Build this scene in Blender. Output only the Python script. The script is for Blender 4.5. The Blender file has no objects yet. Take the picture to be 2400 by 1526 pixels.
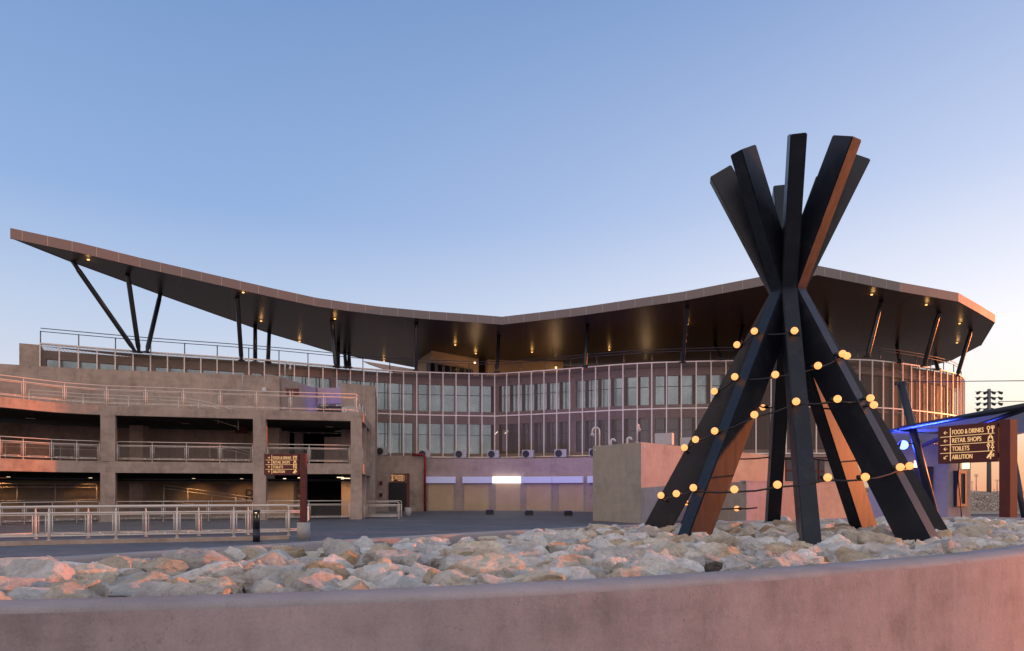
import bpy, bmesh, math, random
from mathutils import Vector, Matrix, noise
from mathutils.geometry import intersect_ray_tri

random.seed(7)
R = math.radians
PI = math.pi
sc = bpy.context.scene
COL = sc.collection
F = 1600.0          # focal length in photo pixels (24 mm on a 36 mm wide frame of 2400 px)
EYE = 1.7
HOR = 1150.0

def px(x, y, Y):
    return Vector(((x - 1200) / F * Y, Y, EYE - (y - HOR) / F * Y))

def pxz(x, y, z):
    Y = (EYE - z) * F / (y - HOR)
    return px(x, y, Y)

def lerp(a, b, t):
    return a + (b - a) * t

# ------------------------------------------------------------------ materials
def new_mat(name):
    m = bpy.data.materials.new(name)
    m.use_nodes = True
    nt = m.node_tree
    b = nt.nodes['Principled BSDF']
    return m, nt, b

def N(nt, t, **kw):
    n = nt.nodes.new(t)
    for k, v in kw.items():
        setattr(n, k, v)
    return n

def L(nt, a, b):
    nt.links.new(a, b)

def mth(nt, op, a, b=None, clamp=False):
    n = N(nt, 'ShaderNodeMath', operation=op, use_clamp=clamp)
    for i, v in enumerate((a, b)):
        if v is None:
            continue
        if isinstance(v, (int, float)):
            n.inputs[i].default_value = v
        else:
            L(nt, v, n.inputs[i])
    return n.outputs[0]

def ramp(nt, fac, stops):
    n = N(nt, 'ShaderNodeValToRGB')
    cr = n.color_ramp
    while len(cr.elements) < len(stops):
        cr.elements.new(0.5)
    for e, (p, c) in zip(cr.elements, stops):
        e.position = p
        e.color = (c[0], c[1], c[2], 1) if not isinstance(c, (int, float)) else (c, c, c, 1)
    L(nt, fac, n.inputs[0])
    return n.outputs[0]

def nz(nt, vec, scale, detail=4, rough=0.55, stretch=None):
    if stretch:
        mp = N(nt, 'ShaderNodeMapping')
        mp.inputs['Scale'].default_value = stretch
        L(nt, vec, mp.inputs[0])
        vec = mp.outputs[0]
    n = N(nt, 'ShaderNodeTexNoise')
    n.inputs['Scale'].default_value = scale
    n.inputs['Detail'].default_value = detail
    n.inputs['Roughness'].default_value = rough
    L(nt, vec, n.inputs['Vector'])
    return n.outputs[0]

def mix(nt, fac, a, b, blend='MIX'):
    n = N(nt, 'ShaderNodeMix', data_type='RGBA', blend_type=blend)
    for i, v in ((0, fac), (6, a), (7, b)):
        if isinstance(v, (int, float)):
            n.inputs[i].default_value = v
        elif isinstance(v, tuple):
            n.inputs[i].default_value = (v[0], v[1], v[2], 1)
        else:
            L(nt, v, n.inputs[i])
    return n.outputs[2]

def bump(nt, b, h, strength=0.2, dist=0.02):
    n = N(nt, 'ShaderNodeBump')
    n.inputs['Strength'].default_value = strength
    n.inputs['Distance'].default_value = dist
    L(nt, h, n.inputs['Height'])
    L(nt, n.outputs[0], b.inputs['Normal'])

def world_pos(nt):
    return N(nt, 'ShaderNodeNewGeometry').outputs['Position']

def plaster(name, c, var=0.16, s=1.0, streak=0.5, rough=0.85, crack=0.0):
    m, nt, b = new_mat(name)
    p = world_pos(nt)
    big = nz(nt, p, 0.5 * s, 5, 0.6)
    mid = nz(nt, p, 2.6 * s, 6, 0.65)
    st = nz(nt, p, 3.2 * s, 5, 0.65, (1, 1, 0.33))
    hz = nz(nt, p, 2.2 * s, 4, 0.6, (0.3, 0.3, 2.2))
    v = mth(nt, 'ADD', mth(nt, 'MULTIPLY', big, 0.9), mth(nt, 'MULTIPLY', mid, 0.6))
    v = mth(nt, 'ADD', v, mth(nt, 'MULTIPLY', st, streak))
    v = mth(nt, 'ADD', v, mth(nt, 'MULTIPLY', hz, 0.3))
    tot = 0.5 * (0.9 + 0.6 + streak + 0.3)
    lo = tuple(x * (1 - var * 1.5) for x in c)
    hi = tuple(min(0.95, x * (1 + var)) for x in c)
    f = mth(nt, 'ADD', mth(nt, 'MULTIPLY', mth(nt, 'SUBTRACT', v, tot), 1.5), 0.5, True)
    colr = ramp(nt, f, [(0.1, lo), (0.5, c), (0.9, hi)])
    grain = nz(nt, p, 55 * s, 6, 0.75)
    colr = mix(nt, 1.0, colr, ramp(nt, grain, [(0.3, 0.86), (0.5, 1.0), (0.72, 1.1)]), 'MULTIPLY')
    drip = nz(nt, p, 5.5 * s, 5, 0.7, (1, 1, 0.10))
    patch = nz(nt, p, 0.8 * s, 3, 0.5)
    dm = mth(nt, 'MULTIPLY', ramp(nt, drip, [(0.56, 0.0), (0.66, 1.0)]), ramp(nt, patch, [(0.45, 0.0), (0.62, 1.0)]))
    colr = mix(nt, mth(nt, 'MULTIPLY', dm, 0.32), colr, tuple(x * 0.5 for x in c))
    ck = N(nt, 'ShaderNodeTexVoronoi', feature='DISTANCE_TO_EDGE'); ck.inputs['Scale'].default_value = 0.7 * s
    wp = N(nt, 'ShaderNodeVectorMath', operation='ADD'); L(nt, p, wp.inputs[0])
    wn = N(nt, 'ShaderNodeTexNoise'); wn.inputs['Scale'].default_value = 2.5 * s; wn.inputs['Detail'].default_value = 6; L(nt, p, wn.inputs['Vector'])
    L(nt, wn.outputs['Color'], wp.inputs[1]); L(nt, wp.outputs[0], ck.inputs['Vector'])
    colr = mix(nt, mth(nt, 'MULTIPLY', mth(nt, 'LESS_THAN', ck.outputs[0], 0.0022), crack), colr, tuple(x * 0.45 for x in c))
    L(nt, colr, b.inputs['Base Color'])
    b.inputs['Roughness'].default_value = rough
    b.inputs['Specular IOR Level'].default_value = 0.25
    bump(nt, b, mth(nt, 'ADD', nz(nt, p, 14 * s, 6, 0.7), mth(nt, 'MULTIPLY', mid, 2)), 0.25, 0.012)
    return m

def simple(name, c, rough=0.5, metal=0.0, spec=0.5, var=0.12, ns=6.0, bmp=0.0):
    m, nt, b = new_mat(name)
    p = world_pos(nt)
    n = nz(nt, p, ns, 5, 0.6)
    L(nt, ramp(nt, n, [(0.25, tuple(x * (1 - var) for x in c)), (0.75, tuple(min(1, x * (1 + var)) for x in c))]), b.inputs['Base Color'])
    L(nt, ramp(nt, n, [(0.3, max(0, rough - 0.07)), (0.7, min(1, rough + 0.07))]), b.inputs['Roughness'])
    b.inputs['Metallic'].default_value = metal
    b.inputs['Specular IOR Level'].default_value = spec
    if bmp:
        bump(nt, b, nz(nt, p, ns * 5, 4, 0.6), bmp, 0.01)
    return m

def emit(name, c, s, base=(0.8, 0.8, 0.8)):
    m, nt, b = new_mat(name)
    b.inputs['Base Color'].default_value = (*base, 1)
    b.inputs['Emission Color'].default_value = (*c, 1)
    b.inputs['Emission Strength'].default_value = s
    b.inputs['Roughness'].default_value = 0.4
    return m

def uvw(nt):
    t = N(nt, 'ShaderNodeUVMap')
    s = N(nt, 'ShaderNodeSeparateXYZ')
    L(nt, t.outputs[0], s.inputs[0])
    return s.outputs[0], s.outputs[1]

def cutout(nt, b, mask):
    """mask 1 = solid, 0 = open hole"""
    tr = N(nt, 'ShaderNodeBsdfTransparent')
    mx = N(nt, 'ShaderNodeMixShader')
    L(nt, mask, mx.inputs[0])
    L(nt, tr.outputs[0], mx.inputs[1])
    L(nt, b.outputs[0], mx.inputs[2])
    L(nt, mx.outputs[0], nt.nodes['Material Output'].inputs[0])

def expanded_metal(name, c):
    m, nt, b = new_mat(name)
    u, v = uvw(nt)
    a = mth(nt, 'COSINE', mth(nt, 'MULTIPLY', u, 2 * PI / 0.205))
    d = mth(nt, 'COSINE', mth(nt, 'MULTIPLY', v, 2 * PI / 0.098))
    s = mth(nt, 'ABSOLUTE', mth(nt, 'ADD', a, d))
    mask = mth(nt, 'LESS_THAN', s, 0.56)
    b.inputs['Base Color'].default_value = (*c, 1)
    b.inputs['Roughness'].default_value = 0.75
    b.inputs['Specular IOR Level'].default_value = 0.2
    cutout(nt, b, mask)
    return m

def wire_grid(name, c, pitch=0.05, w=0.09):
    m, nt, b = new_mat(name)
    u, v = uvw(nt)
    fu = mth(nt, 'FRACT', mth(nt, 'DIVIDE', u, pitch))
    fv = mth(nt, 'FRACT', mth(nt, 'DIVIDE', v, pitch))
    mask = mth(nt, 'MAXIMUM', mth(nt, 'LESS_THAN', fu, w), mth(nt, 'LESS_THAN', fv, w))
    b.inputs['Base Color'].default_value = (*c, 1)
    b.inputs['Roughness'].default_value = 0.5
    cutout(nt, b, mask)
    return m

M = {}
M['plaster'] = plaster('brown_plaster', (0.43, 0.318, 0.245), var=.24)
M['plaster_grey'] = plaster('grey_plaster', (0.41, 0.345, 0.275), var=.13)
M['plaster_wall'] = plaster('planter_plaster', (0.37, 0.285, 0.275), var=0.25, s=1.9, streak=0.55, crack=0.5)
M['coping'] = plaster('coping_plaster', (0.35, 0.31, 0.305), var=0.16, s=2.5, streak=0.1)
M['pink_plaster'] = plaster('pink_plaster', (0.44, 0.32, 0.265), var=.15)
M['beige'] = plaster('beige_plaster', (0.74, 0.54, 0.36), var=0.08)
M['back_wall'] = plaster('warm_plaster', (0.38, 0.28, 0.2))
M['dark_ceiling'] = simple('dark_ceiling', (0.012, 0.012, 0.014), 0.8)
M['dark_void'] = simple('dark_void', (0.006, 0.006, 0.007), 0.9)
M['cream_metal'] = simple('cream_metal', (0.74, 0.63, 0.52), 0.38, 0.0, 0.5, 0.06)
M['grey_metal'] = simple('grey_metal', (0.11, 0.115, 0.13), 0.4, 0.6)
M['mullion'] = simple('mullion_metal', (0.84, 0.70, 0.60), 0.4, 0.1)
M['screen'] = expanded_metal('expanded_metal', (0.24, 0.175, 0.135))
M['wire'] = wire_grid('wire_mesh', (0.24, 0.21, 0.18))
M['wire_grey'] = wire_grid('grey_wire_mesh', (0.15, 0.15, 0.16), 0.08, 0.12)
M['column'] = simple('column_paint', (0.022, 0.021, 0.025), 0.35, 0.0, 0.5)
M['fascia'] = simple('fascia_panel', (0.195, 0.155, 0.135), 0.5, 0.2, 0.5, 0.06, 0.4)
M['fascia_joint'] = simple('fascia_joint', (0.5, 0.4, 0.34), 0.6)
M['roof_top'] = simple('roof_sheet', (0.25, 0.23, 0.2), 0.6)
M['pole'] = None
M['rust'] = simple('rust_paint', (0.125, 0.027, 0.02), 0.5, 0.0, 0.3, 0.25, 5, 0.1)
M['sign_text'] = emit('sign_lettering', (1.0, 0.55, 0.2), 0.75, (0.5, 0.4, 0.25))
M['concrete'] = plaster('pale_concrete', (0.42, 0.39, 0.35), var=0.1, s=3)
M['bulb'] = emit('bulb_glass', (1.0, 0.375, 0.11), 1.65, (0.12, 0.1, 0.07))
M['rubber'] = simple('black_rubber', (0.012, 0.012, 0.013), 0.5)
M['blind'] = simple('window_blind', (0.30, 0.28, 0.26), 0.8)
M['white_plastic'] = simple('white_plastic', (0.62, 0.6, 0.57), 0.4, 0, 0.5, 0.05)
M['ac_white'] = simple('ac_casing', (0.48, 0.44, 0.40), 0.45, 0, 0.5, 0.06)
M['grille'] = simple('dark_grille', (0.02, 0.02, 0.022), 0.5)
M['red_pipe'] = simple('red_pipe', (0.30, 0.012, 0.018), 0.4)
M['door'] = simple('dark_door', (0.022, 0.02, 0.021), 0.4, 0.2)
M['sign_box'] = emit('sign_box', (0.45, 0.45, 1.0), 0.16, (0.62, 0.62, 0.68))
M['sign_lit'] = emit('sign_box_lit', (1, 1, 1), 1.6)
M['downlight'] = emit('downlight_lens', (1.0, 0.5, 0.14), 3.0)
M['led_strip'] = emit('led_strip', (1.0, 0.78, 0.5), 2.0)
M['warm_lens'] = emit('warm_lens', (1.0, 0.68, 0.32), 2.0)
M['blue_lens'] = emit('blue_lens', (0.03, 0.07, 1.0), 14.0)
M['blue_soft'] = emit('blue_soft_lens', (0.05, 0.08, 1.0), 0.35, (.05, .05, .1))
M['steel_black'] = simple('black_steel', (0.02, 0.022, 0.03), 0.38, 0.1)
M['fabric'] = simple('canopy_fabric', (0.55, 0.56, 0.6), 0.7, 0, 0.3, 0.04, 0.6)
def mk_fabric():
    m = simple('canopy_fabric', (0.6, 0.61, 0.65), 0.7, 0, 0.3, 0.04, 0.6)
    nt = m.node_tree; b = nt.nodes['Principled BSDF']
    tr = N(nt, 'ShaderNodeBsdfTranslucent'); tr.inputs[0].default_value = (.7, .7, .74, 1)
    mx = N(nt, 'ShaderNodeMixShader'); mx.inputs[0].default_value = .4
    L(nt, b.outputs[0], mx.inputs[1]); L(nt, tr.outputs[0], mx.inputs[2]); L(nt, mx.outputs[0], nt.nodes['Material Output'].inputs[0])
    return m
M['fabric'] = mk_fabric()
M['frame_black'] = simple('black_frame', (0.02, 0.02, 0.022), 0.45)
M['lit_pane'] = emit('lit_pane', (1.0, 0.72, 0.42), 0.42, (0.4, 0.35, 0.3))
M['mast_steel'] = simple('mast_steel', (0.16, 0.17, 0.16), 0.5, 0.3)
M['soil'] = simple('soil', (0.12, 0.095, 0.075), 0.95, 0, 0.2, 0.4, 9, 0.4)

def mk_shutter():
    m, nt, b = new_mat('shutter_slats')
    p = world_pos(nt)
    s = N(nt, 'ShaderNodeSeparateXYZ'); L(nt, p, s.inputs[0])
    n = nz(nt, p, 1.2, 3)
    L(nt, ramp(nt, n, [(0.3, (0.58, 0.39, 0.22)), (0.7, (0.66, 0.46, 0.27))]), b.inputs['Base Color'])
    b.inputs['Roughness'].default_value = 0.45
    return m
M['shutter'] = mk_shutter()

def mk_glass():
    m, nt, b = new_mat('coated_glass')
    p = world_pos(nt)
    n = nz(nt, p, 0.35, 3)
    L(nt, ramp(nt, n, [(0.35, (0.27, 0.41, 0.47)), (0.65, (0.46, 0.64, 0.70))]), b.inputs['Base Color'])
    b.inputs['Metallic'].default_value = 0.9
    b.inputs['Roughness'].default_value = 0.12
    return m
M['glass'] = mk_glass()
m_, nt_, b_ = new_mat('dark_glass')
b_.inputs['Base Color'].default_value = (0.05, 0.05, 0.055, 1)
b_.inputs['Metallic'].default_value = 0.6
b_.inputs['Roughness'].default_value = 0.1
M['dark_glass'] = m_
M['dim_glass'] = simple('dim_glazing', (0.12, 0.145, 0.165), 0.14, 0.85, 0.5, 0.3, 0.4)
M['shade_glass'] = simple('shaded_glazing', (0.035, 0.028, 0.028), 0.5, 0, 0.15)

def mk_soffit():
    m, nt, b = new_mat('soffit_panels')
    u, v = uvw(nt)
    seam = mth(nt, 'LESS_THAN', mth(nt, 'FRACT', mth(nt, 'DIVIDE', v, 1.1)), 0.03)
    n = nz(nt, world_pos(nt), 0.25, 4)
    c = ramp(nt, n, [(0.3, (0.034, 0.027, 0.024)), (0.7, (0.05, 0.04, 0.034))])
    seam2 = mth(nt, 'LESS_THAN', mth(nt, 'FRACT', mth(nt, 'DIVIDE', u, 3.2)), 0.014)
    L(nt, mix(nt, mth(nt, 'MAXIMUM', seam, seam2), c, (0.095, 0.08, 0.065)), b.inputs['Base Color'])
    b.inputs['Specular IOR Level'].default_value = 0.3
    b.inputs['Roughness'].default_value = 0.36
    w = mth(nt, 'SINE', mth(nt, 'MULTIPLY', v, 2 * PI / 0.55))
    bump(nt, b, w, 0.05, 0.02)
    return m
M['soffit'] = mk_soffit()

def mk_pole():
    m, nt, b = new_mat('pole_paint')
    tc = N(nt, 'ShaderNodeTexCoord')
    g = nz(nt, tc.outputs['Object'], 7, 5, 0.65, (3, 3, 0.35))
    big = nz(nt, tc.outputs['Object'], 2.5, 3)
    pc = ramp(nt, big, [(0.3, (0.007, 0.009, 0.015)), (0.7, (0.014, 0.017, 0.026))])
    sp_n = nz(nt, tc.outputs['Object'], 60, 3, 0.6); du = nz(nt, tc.outputs['Object'], 9, 5, 0.7)
    pc = mix(nt, mth(nt, 'MULTIPLY', ramp(nt, sp_n, [(0.68, 0.0), (0.73, 1.0)]), 0.35), pc, (0.16, 0.15, 0.14))
    pc = mix(nt, mth(nt, 'MULTIPLY', ramp(nt, du, [(0.52, 0.0), (0.72, 1.0)]), 0.10), pc, (0.16, 0.13, 0.11))
    L(nt, pc, b.inputs['Base Color'])
    L(nt, ramp(nt, g, [(0.3, 0.32), (0.7, 0.42)]), b.inputs['Roughness'])
    b.inputs['Specular IOR Level'].default_value = 0.36
    bump(nt, b, g, 0.07, 0.006)
    return m
M['pole'] = mk_pole()

def mk_paving():
    m, nt, b = new_mat('paver_stones')
    p = world_pos(nt)
    br = N(nt, 'ShaderNodeTexBrick')
    br.inputs['Scale'].default_value = 1.0
    br.inputs['Brick Width'].default_value = 0.6
    br.inputs['Row Height'].default_value = 0.3
    br.inputs['Mortar Size'].default_value = 0.012
    br.inputs['Color1'].default_value = (0.105, 0.11, 0.125, 1)
    br.inputs['Color2'].default_value = (0.15, 0.155, 0.17, 1)
    br.inputs['Mortar'].default_value = (0.07, 0.07, 0.075, 1)
    mp = N(nt, 'ShaderNodeMapping')
    mp.inputs['Rotation'].default_value = (0, 0, R(28))
    L(nt, p, mp.inputs[0]); L(nt, mp.outputs[0], br.inputs[0])
    n = nz(nt, p, 0.4, 5, 0.6, (0.5, 1.2, 1))
    c = mix(nt, 0.6, br.outputs[0], ramp(nt, n, [(0.3, (0.5, 0.5, 0.5)), (0.7, (1.25, 1.25, 1.3))]), 'MULTIPLY')
    L(nt, c, b.inputs['Base Color'])
    b.inputs['Roughness'].default_value = 0.62
    bump(nt, b, br.outputs[1], -0.3, 0.01)
    return m
M['paving'] = mk_paving()
M['sand'] = simple('sandy_ground', (0.32, 0.25, 0.18), 0.95, 0, 0.2, 0.2, 0.05)

def mk_stonewall():
    m, nt, b = new_mat('stone_cladding')
    p = world_pos(nt)
    v = N(nt, 'ShaderNodeTexVoronoi', feature='DISTANCE_TO_EDGE'); v.inputs['Scale'].default_value = 4.5
    v2 = N(nt, 'ShaderNodeTexVoronoi'); v2.inputs['Scale'].default_value = 4.5
    L(nt, p, v.inputs['Vector']); L(nt, p, v2.inputs['Vector'])
    sp = N(nt, 'ShaderNodeSeparateColor'); L(nt, v2.outputs['Color'], sp.inputs[0])
    c = ramp(nt, sp.outputs[0], [(0, (0.38, 0.3, 0.24)), (0.5, (0.5, 0.42, 0.34)), (1, (0.58, 0.5, 0.42))])
    c = mix(nt, mth(nt, 'LESS_THAN', v.outputs[0], 0.035), c, (0.2, 0.16, 0.13))
    L(nt, c, b.inputs['Base Color'])
    b.inputs['Roughness'].default_value = 0.9
    bump(nt, b, mth(nt, 'MINIMUM', v.outputs[0], 0.12), 1.0, 0.4)
    return m
M['stonewall'] = mk_stonewall()

def mk_rock(name, c1, c2, c3):
    m, nt, b = new_mat(name)
    tc = N(nt, 'ShaderNodeTexCoord')
    oi = N(nt, 'ShaderNodeObjectInfo')
    vm = N(nt, 'ShaderNodeVectorMath', operation='ADD')
    L(nt, world_pos(nt), vm.inputs[0]); 
    p = vm.outputs[0]
    a = nz(nt, p, 5, 6, 0.65)
    d = nz(nt, p, 34, 9, 0.78)
    e = nz(nt, p, 2.6, 4, 0.5)
    c = ramp(nt, a, [(0.32, c1), (0.52, c2), (0.72, c3)])
    c = mix(nt, mth(nt, 'MULTIPLY', ramp(nt, e, [(0.54, 0.0), (0.7, 0.75)]), 0.45), c, (0.46, 0.31, 0.19))
    sh = ramp(nt, d, [(0.3, 0.5), (0.44, 0.98), (0.7, 1.2)])
    c = mix(nt, 1.0, c, sh, 'MULTIPLY')
    br = mth(nt, 'ADD', mth(nt, 'MULTIPLY', oi.outputs['Random'], 0.4), 0.88)
    c = mix(nt, 1.0, c, br, 'MULTIPLY')
    L(nt, c, b.inputs['Base Color'])
    b.inputs['Roughness'].default_value = 0.9
    b.inputs['Specular IOR Level'].default_value = 0.2
    bump(nt, b, mth(nt, 'ADD', mth(nt, 'MULTIPLY', d, 0.8), a), 0.8, 0.035)
    return m
ROCKM = [('pale grey', mk_rock('grey_limestone', (0.38, 0.36, 0.34), (0.56, 0.53, 0.49), (0.70, 0.67, 0.63))),
         ('cream', mk_rock('cream_limestone', (0.44, 0.36, 0.27), (0.62, 0.54, 0.43), (0.74, 0.68, 0.60))),
         ('tan', mk_rock('tan_limestone', (0.40, 0.29, 0.19), (0.54, 0.43, 0.30), (0.68, 0.59, 0.47))),
         ('off white', mk_rock('white_limestone', (0.50, 0.46, 0.42), (0.68, 0.64, 0.59), (0.80, 0.77, 0.72))),
         ('rusty', mk_rock('rusty_limestone', (0.40, 0.24, 0.13), (0.55, 0.41, 0.27), (0.68, 0.60, 0.49)))]

# ------------------------------------------------------------------ mesh builder
WLOC = {}
class MB:
    def __init__(s):
        s.v, s.f, s.sm, s.mi, s.uv = [], [], [], [], []
    def face(s, idx, smooth=False, mi=0, uv=None):
        s.f.append(idx); s.sm.append(smooth); s.mi.append(mi); s.uv.append(uv)
    def poly(s, pts, mi=0, uv=None, smooth=False):
        b = len(s.v); s.v += [Vector(p) for p in pts]
        s.face(list(range(b, b + len(pts))), smooth, mi, uv)
        return s
    def hexa(s, p, mi=0):
        """p: 4 bottom (ccw from above) then 4 top"""
        b = len(s.v); s.v += [Vector(q) for q in p]
        for q in ((3, 2, 1, 0), (4, 5, 6, 7), (0, 1, 5, 4), (1, 2, 6, 5), (2, 3, 7, 6), (3, 0, 4, 7)):
            s.face([b + i for i in q], False, mi)
        return s
    def box(s, x0, x1, y0, y1, z0, z1, mi=0):
        return s.hexa([(x0, y0, z0), (x1, y0, z0), (x1, y1, z0), (x0, y1, z0), (x0, y0, z1), (x1, y0, z1), (x1, y1, z1), (x0, y1, z1)], mi)
    def wall(s, a, b, z0, z1, t, mi=0, z1b=None):
        """upright slab whose FRONT face runs a->b (xy); thickness t goes to the left of a->b (away from camera)"""
        a = Vector((a[0], a[1])); b = Vector((b[0], b[1]))
        d = (b - a).normalized(); n = Vector((-d.y, d.x)) * t
        z1b = z1 if z1b is None else z1b
        c, e = b + n, a + n
        return s.hexa([(a.x, a.y, z0), (b.x, b.y, z0), (c.x, c.y, z0), (e.x, e.y, z0), (a.x, a.y, z1), (b.x, b.y, z1b), (c.x, c.y, z1b), (e.x, e.y, z1)], mi)
    def band(s, pts, z0, z1, t, mi=0, off=0.0):
        """mitred wall along an xy polyline; front at offset off (positive = away from camera)"""
        P = [Vector((p[0], p[1])) for p in pts]
        nn = []
        for i in range(len(P)):
            d = (P[min(i + 1, len(P) - 1)] - P[max(i - 1, 0)]).normalized()
            nn.append(Vector((-d.y, d.x)))
        fr = [p + n * off for p, n in zip(P, nn)]
        bk = [p + n * (off + t) for p, n in zip(P, nn)]
        za = z0 if isinstance(z0, (list, tuple)) else [z0] * len(P)
        zb = z1 if isinstance(z1, (list, tuple)) else [z1] * len(P)
        b = len(s.v)
        for i in range(len(P)):
            s.v += [Vector((fr[i].x, fr[i].y, za[i])), Vector((fr[i].x, fr[i].y, zb[i])), Vector((bk[i].x, bk[i].y, zb[i])), Vector((bk[i].x, bk[i].y, za[i]))]
        for i in range(len(P) - 1):
            o = b + i * 4; q = o + 4
            for j in range(4):
                k = (j + 1) % 4
                s.face([o + j, q + j, q + k, o + k], False, mi)
        s.face([b, b + 1, b + 2, b + 3], False, mi)
        e = b + (len(P) - 1) * 4
        s.face([e + 3, e + 2, e + 1, e], False, mi)
        return s
    def tube(s, pts, r, seg=8, mi=0, caps=True, rads=None):
        pts = [Vector(p) for p in pts]
        b = len(s.v); n = len(pts)
        prev = None
        for i, p in enumerate(pts):
            d = (pts[min(i + 1, n - 1)] - pts[max(i - 1, 0)]).normalized()
            if prev is None:
                u = d.cross(Vector((0, 0, 1)))
                if u.length < 1e-3:
                    u = d.cross(Vector((1, 0, 0)))
            else:
                u = prev - d * prev.dot(d)
            u.normalize(); prev = u; w = d.cross(u)
            rr = rads[i] if rads else r
            for k in range(seg):
                a = 2 * PI * k / seg
                s.v.append(p + u * math.cos(a) * rr + w * math.sin(a) * rr)
        for i in range(n - 1):
            for k in range(seg):
                k2 = (k + 1) % seg
                s.face([b + i * seg + k, b + i * seg + k2, b + (i + 1) * seg + k2, b + (i + 1) * seg + k], True, mi)
        if caps:
            s.face([b + k for k in range(seg)][::-1], False, mi)
            s.face([b + (n - 1) * seg + k for k in range(seg)], False, mi)
        return s
    def cyl(s, c, r, z0, z1, seg=20, mi=0, r2=None):
        return s.tube([(c[0], c[1], z0), (c[0], c[1], z1)], r, seg, mi, True, [r, r2 if r2 is not None else r])
    def ball(s, c, r, seg=14, rings=8, mi=0, sx=1, sz=1):
        c = Vector(c); b = len(s.v)
        for i in range(1, rings):
            t = PI * i / rings
            for k in range(seg):
                a = 2 * PI * k / seg
                s.v.append(c + Vector((math.sin(t) * math.cos(a) * r * sx, math.sin(t) * math.sin(a) * r * sx, math.cos(t) * r * sz)))
        s.v += [c + Vector((0, 0, r * sz)), c - Vector((0, 0, r * sz))]
        T, B = len(s.v) - 2, len(s.v) - 1
        for i in range(rings - 2):
            for k in range(seg):
                k2 = (k + 1) % seg
                s.face([b + i * seg + k, b + (i + 1) * seg + k, b + (i + 1) * seg + k2, b + i * seg + k2], True, mi)
        for k in range(seg):
            k2 = (k + 1) % seg
            s.face([T, b + k, b + k2], True, mi)
            o = b + (rings - 2) * seg
            s.face([B, o + k2, o + k], True, mi)
        return s
    def strokes(s, pts, w, y=0.0, x0=0.0, z0=0.0, t=0.006, mi=0):
        """thick flat line in local xz plane, front at y - t"""
        for a, b in zip(pts[:-1], pts[1:]):
            a2 = Vector((a[0] + x0, a[1] + z0)); b2 = Vector((b[0] + x0, b[1] + z0))
            d = b2 - a2
            if d.length < 1e-6: continue
            d.normalize(); n = Vector((-d.y, d.x)) * w / 2
            a2 = a2 - d * w * 0.4; b2 = b2 + d * w * 0.4
            q = [a2 - n, b2 - n, b2 + n, a2 + n]
            s.hexa([(p.x, y - t, p.y) for p in (q[0], q[1])] + [(p.x, y, p.y) for p in (q[1], q[0])] + [(p.x, y - t, p.y) for p in (q[3], q[2])] + [(p.x, y, p.y) for p in (q[2], q[3])], mi)
        return s
    def build(s, name, mat, parent=None, origin=None, recalc=True):
        xs = [p.x for p in s.v]; ys = [p.y for p in s.v]; zs = [p.z for p in s.v]
        o = Vector(origin) if origin is not None else Vector(((min(xs) + max(xs)) / 2, (min(ys) + max(ys)) / 2, min(zs)))
        me = bpy.data.meshes.new(name)
        me.from_pydata([p - o for p in s.v], [], s.f)
        mats = mat if isinstance(mat, (list, tuple)) else [mat]
        for m in mats:
            me.materials.append(m)
        for p, sm, mi in zip(me.polygons, s.sm, s.mi):
            p.use_smooth = sm; p.material_index = mi
        if any(u is not None for u in s.uv):
            ul = me.uv_layers.new(name='UVMap')
            for p, u in zip(me.polygons, s.uv):
                if u:
                    for li, c in zip(p.loop_indices, u):
                        ul.data[li].uv = c
        elif recalc:
            bm = bmesh.new(); bm.from_mesh(me)
            bmesh.ops.recalc_face_normals(bm, faces=bm.faces)
            bm.to_mesh(me); bm.free()
        ob = bpy.data.objects.new(name, me)
        COL.objects.link(ob)
        WLOC[ob.name] = o
        if parent is not None:
            ob.parent = parent
            ob.location = o - WLOC[parent.name]
        else:
            ob.location = o
        return ob

def tag(o, label=None, cat=None, group=None, kind=None):
    for k, v in (('label', label), ('category', cat), ('group', group), ('kind', kind)):
        if v: o[k] = v
    return o

def thing(name, label, cat, loc=(0, 0, 0), rz=0.0, group=None):
    o = bpy.data.objects.new(name, None); COL.objects.link(o)
    o.empty_display_size = 0.2
    o.location = loc; o.rotation_euler = (0, 0, rz)
    WLOC[o.name] = Vector(loc)
    return tag(o, label, cat, group)

def copy_tree(o, parent=None):
    c = o.copy(); COL.objects.link(c)
    if parent is not None: c.parent = parent
    for ch in list(o.children):
        copy_tree(ch, c)
    return c

def bevel(o, w=0.01, seg=2):
    bm = bmesh.new(); bm.from_mesh(o.data)
    bmesh.ops.remove_doubles(bm, verts=bm.verts, dist=1e-5)
    es = [e for e in bm.edges if len(e.link_faces) == 2 and e.calc_face_angle(0) > R(30)]
    bmesh.ops.bevel(bm, geom=es, offset=w, segments=seg, affect='EDGES', clamp_overlap=True)
    bm.to_mesh(o.data); bm.free()
    return o

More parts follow.
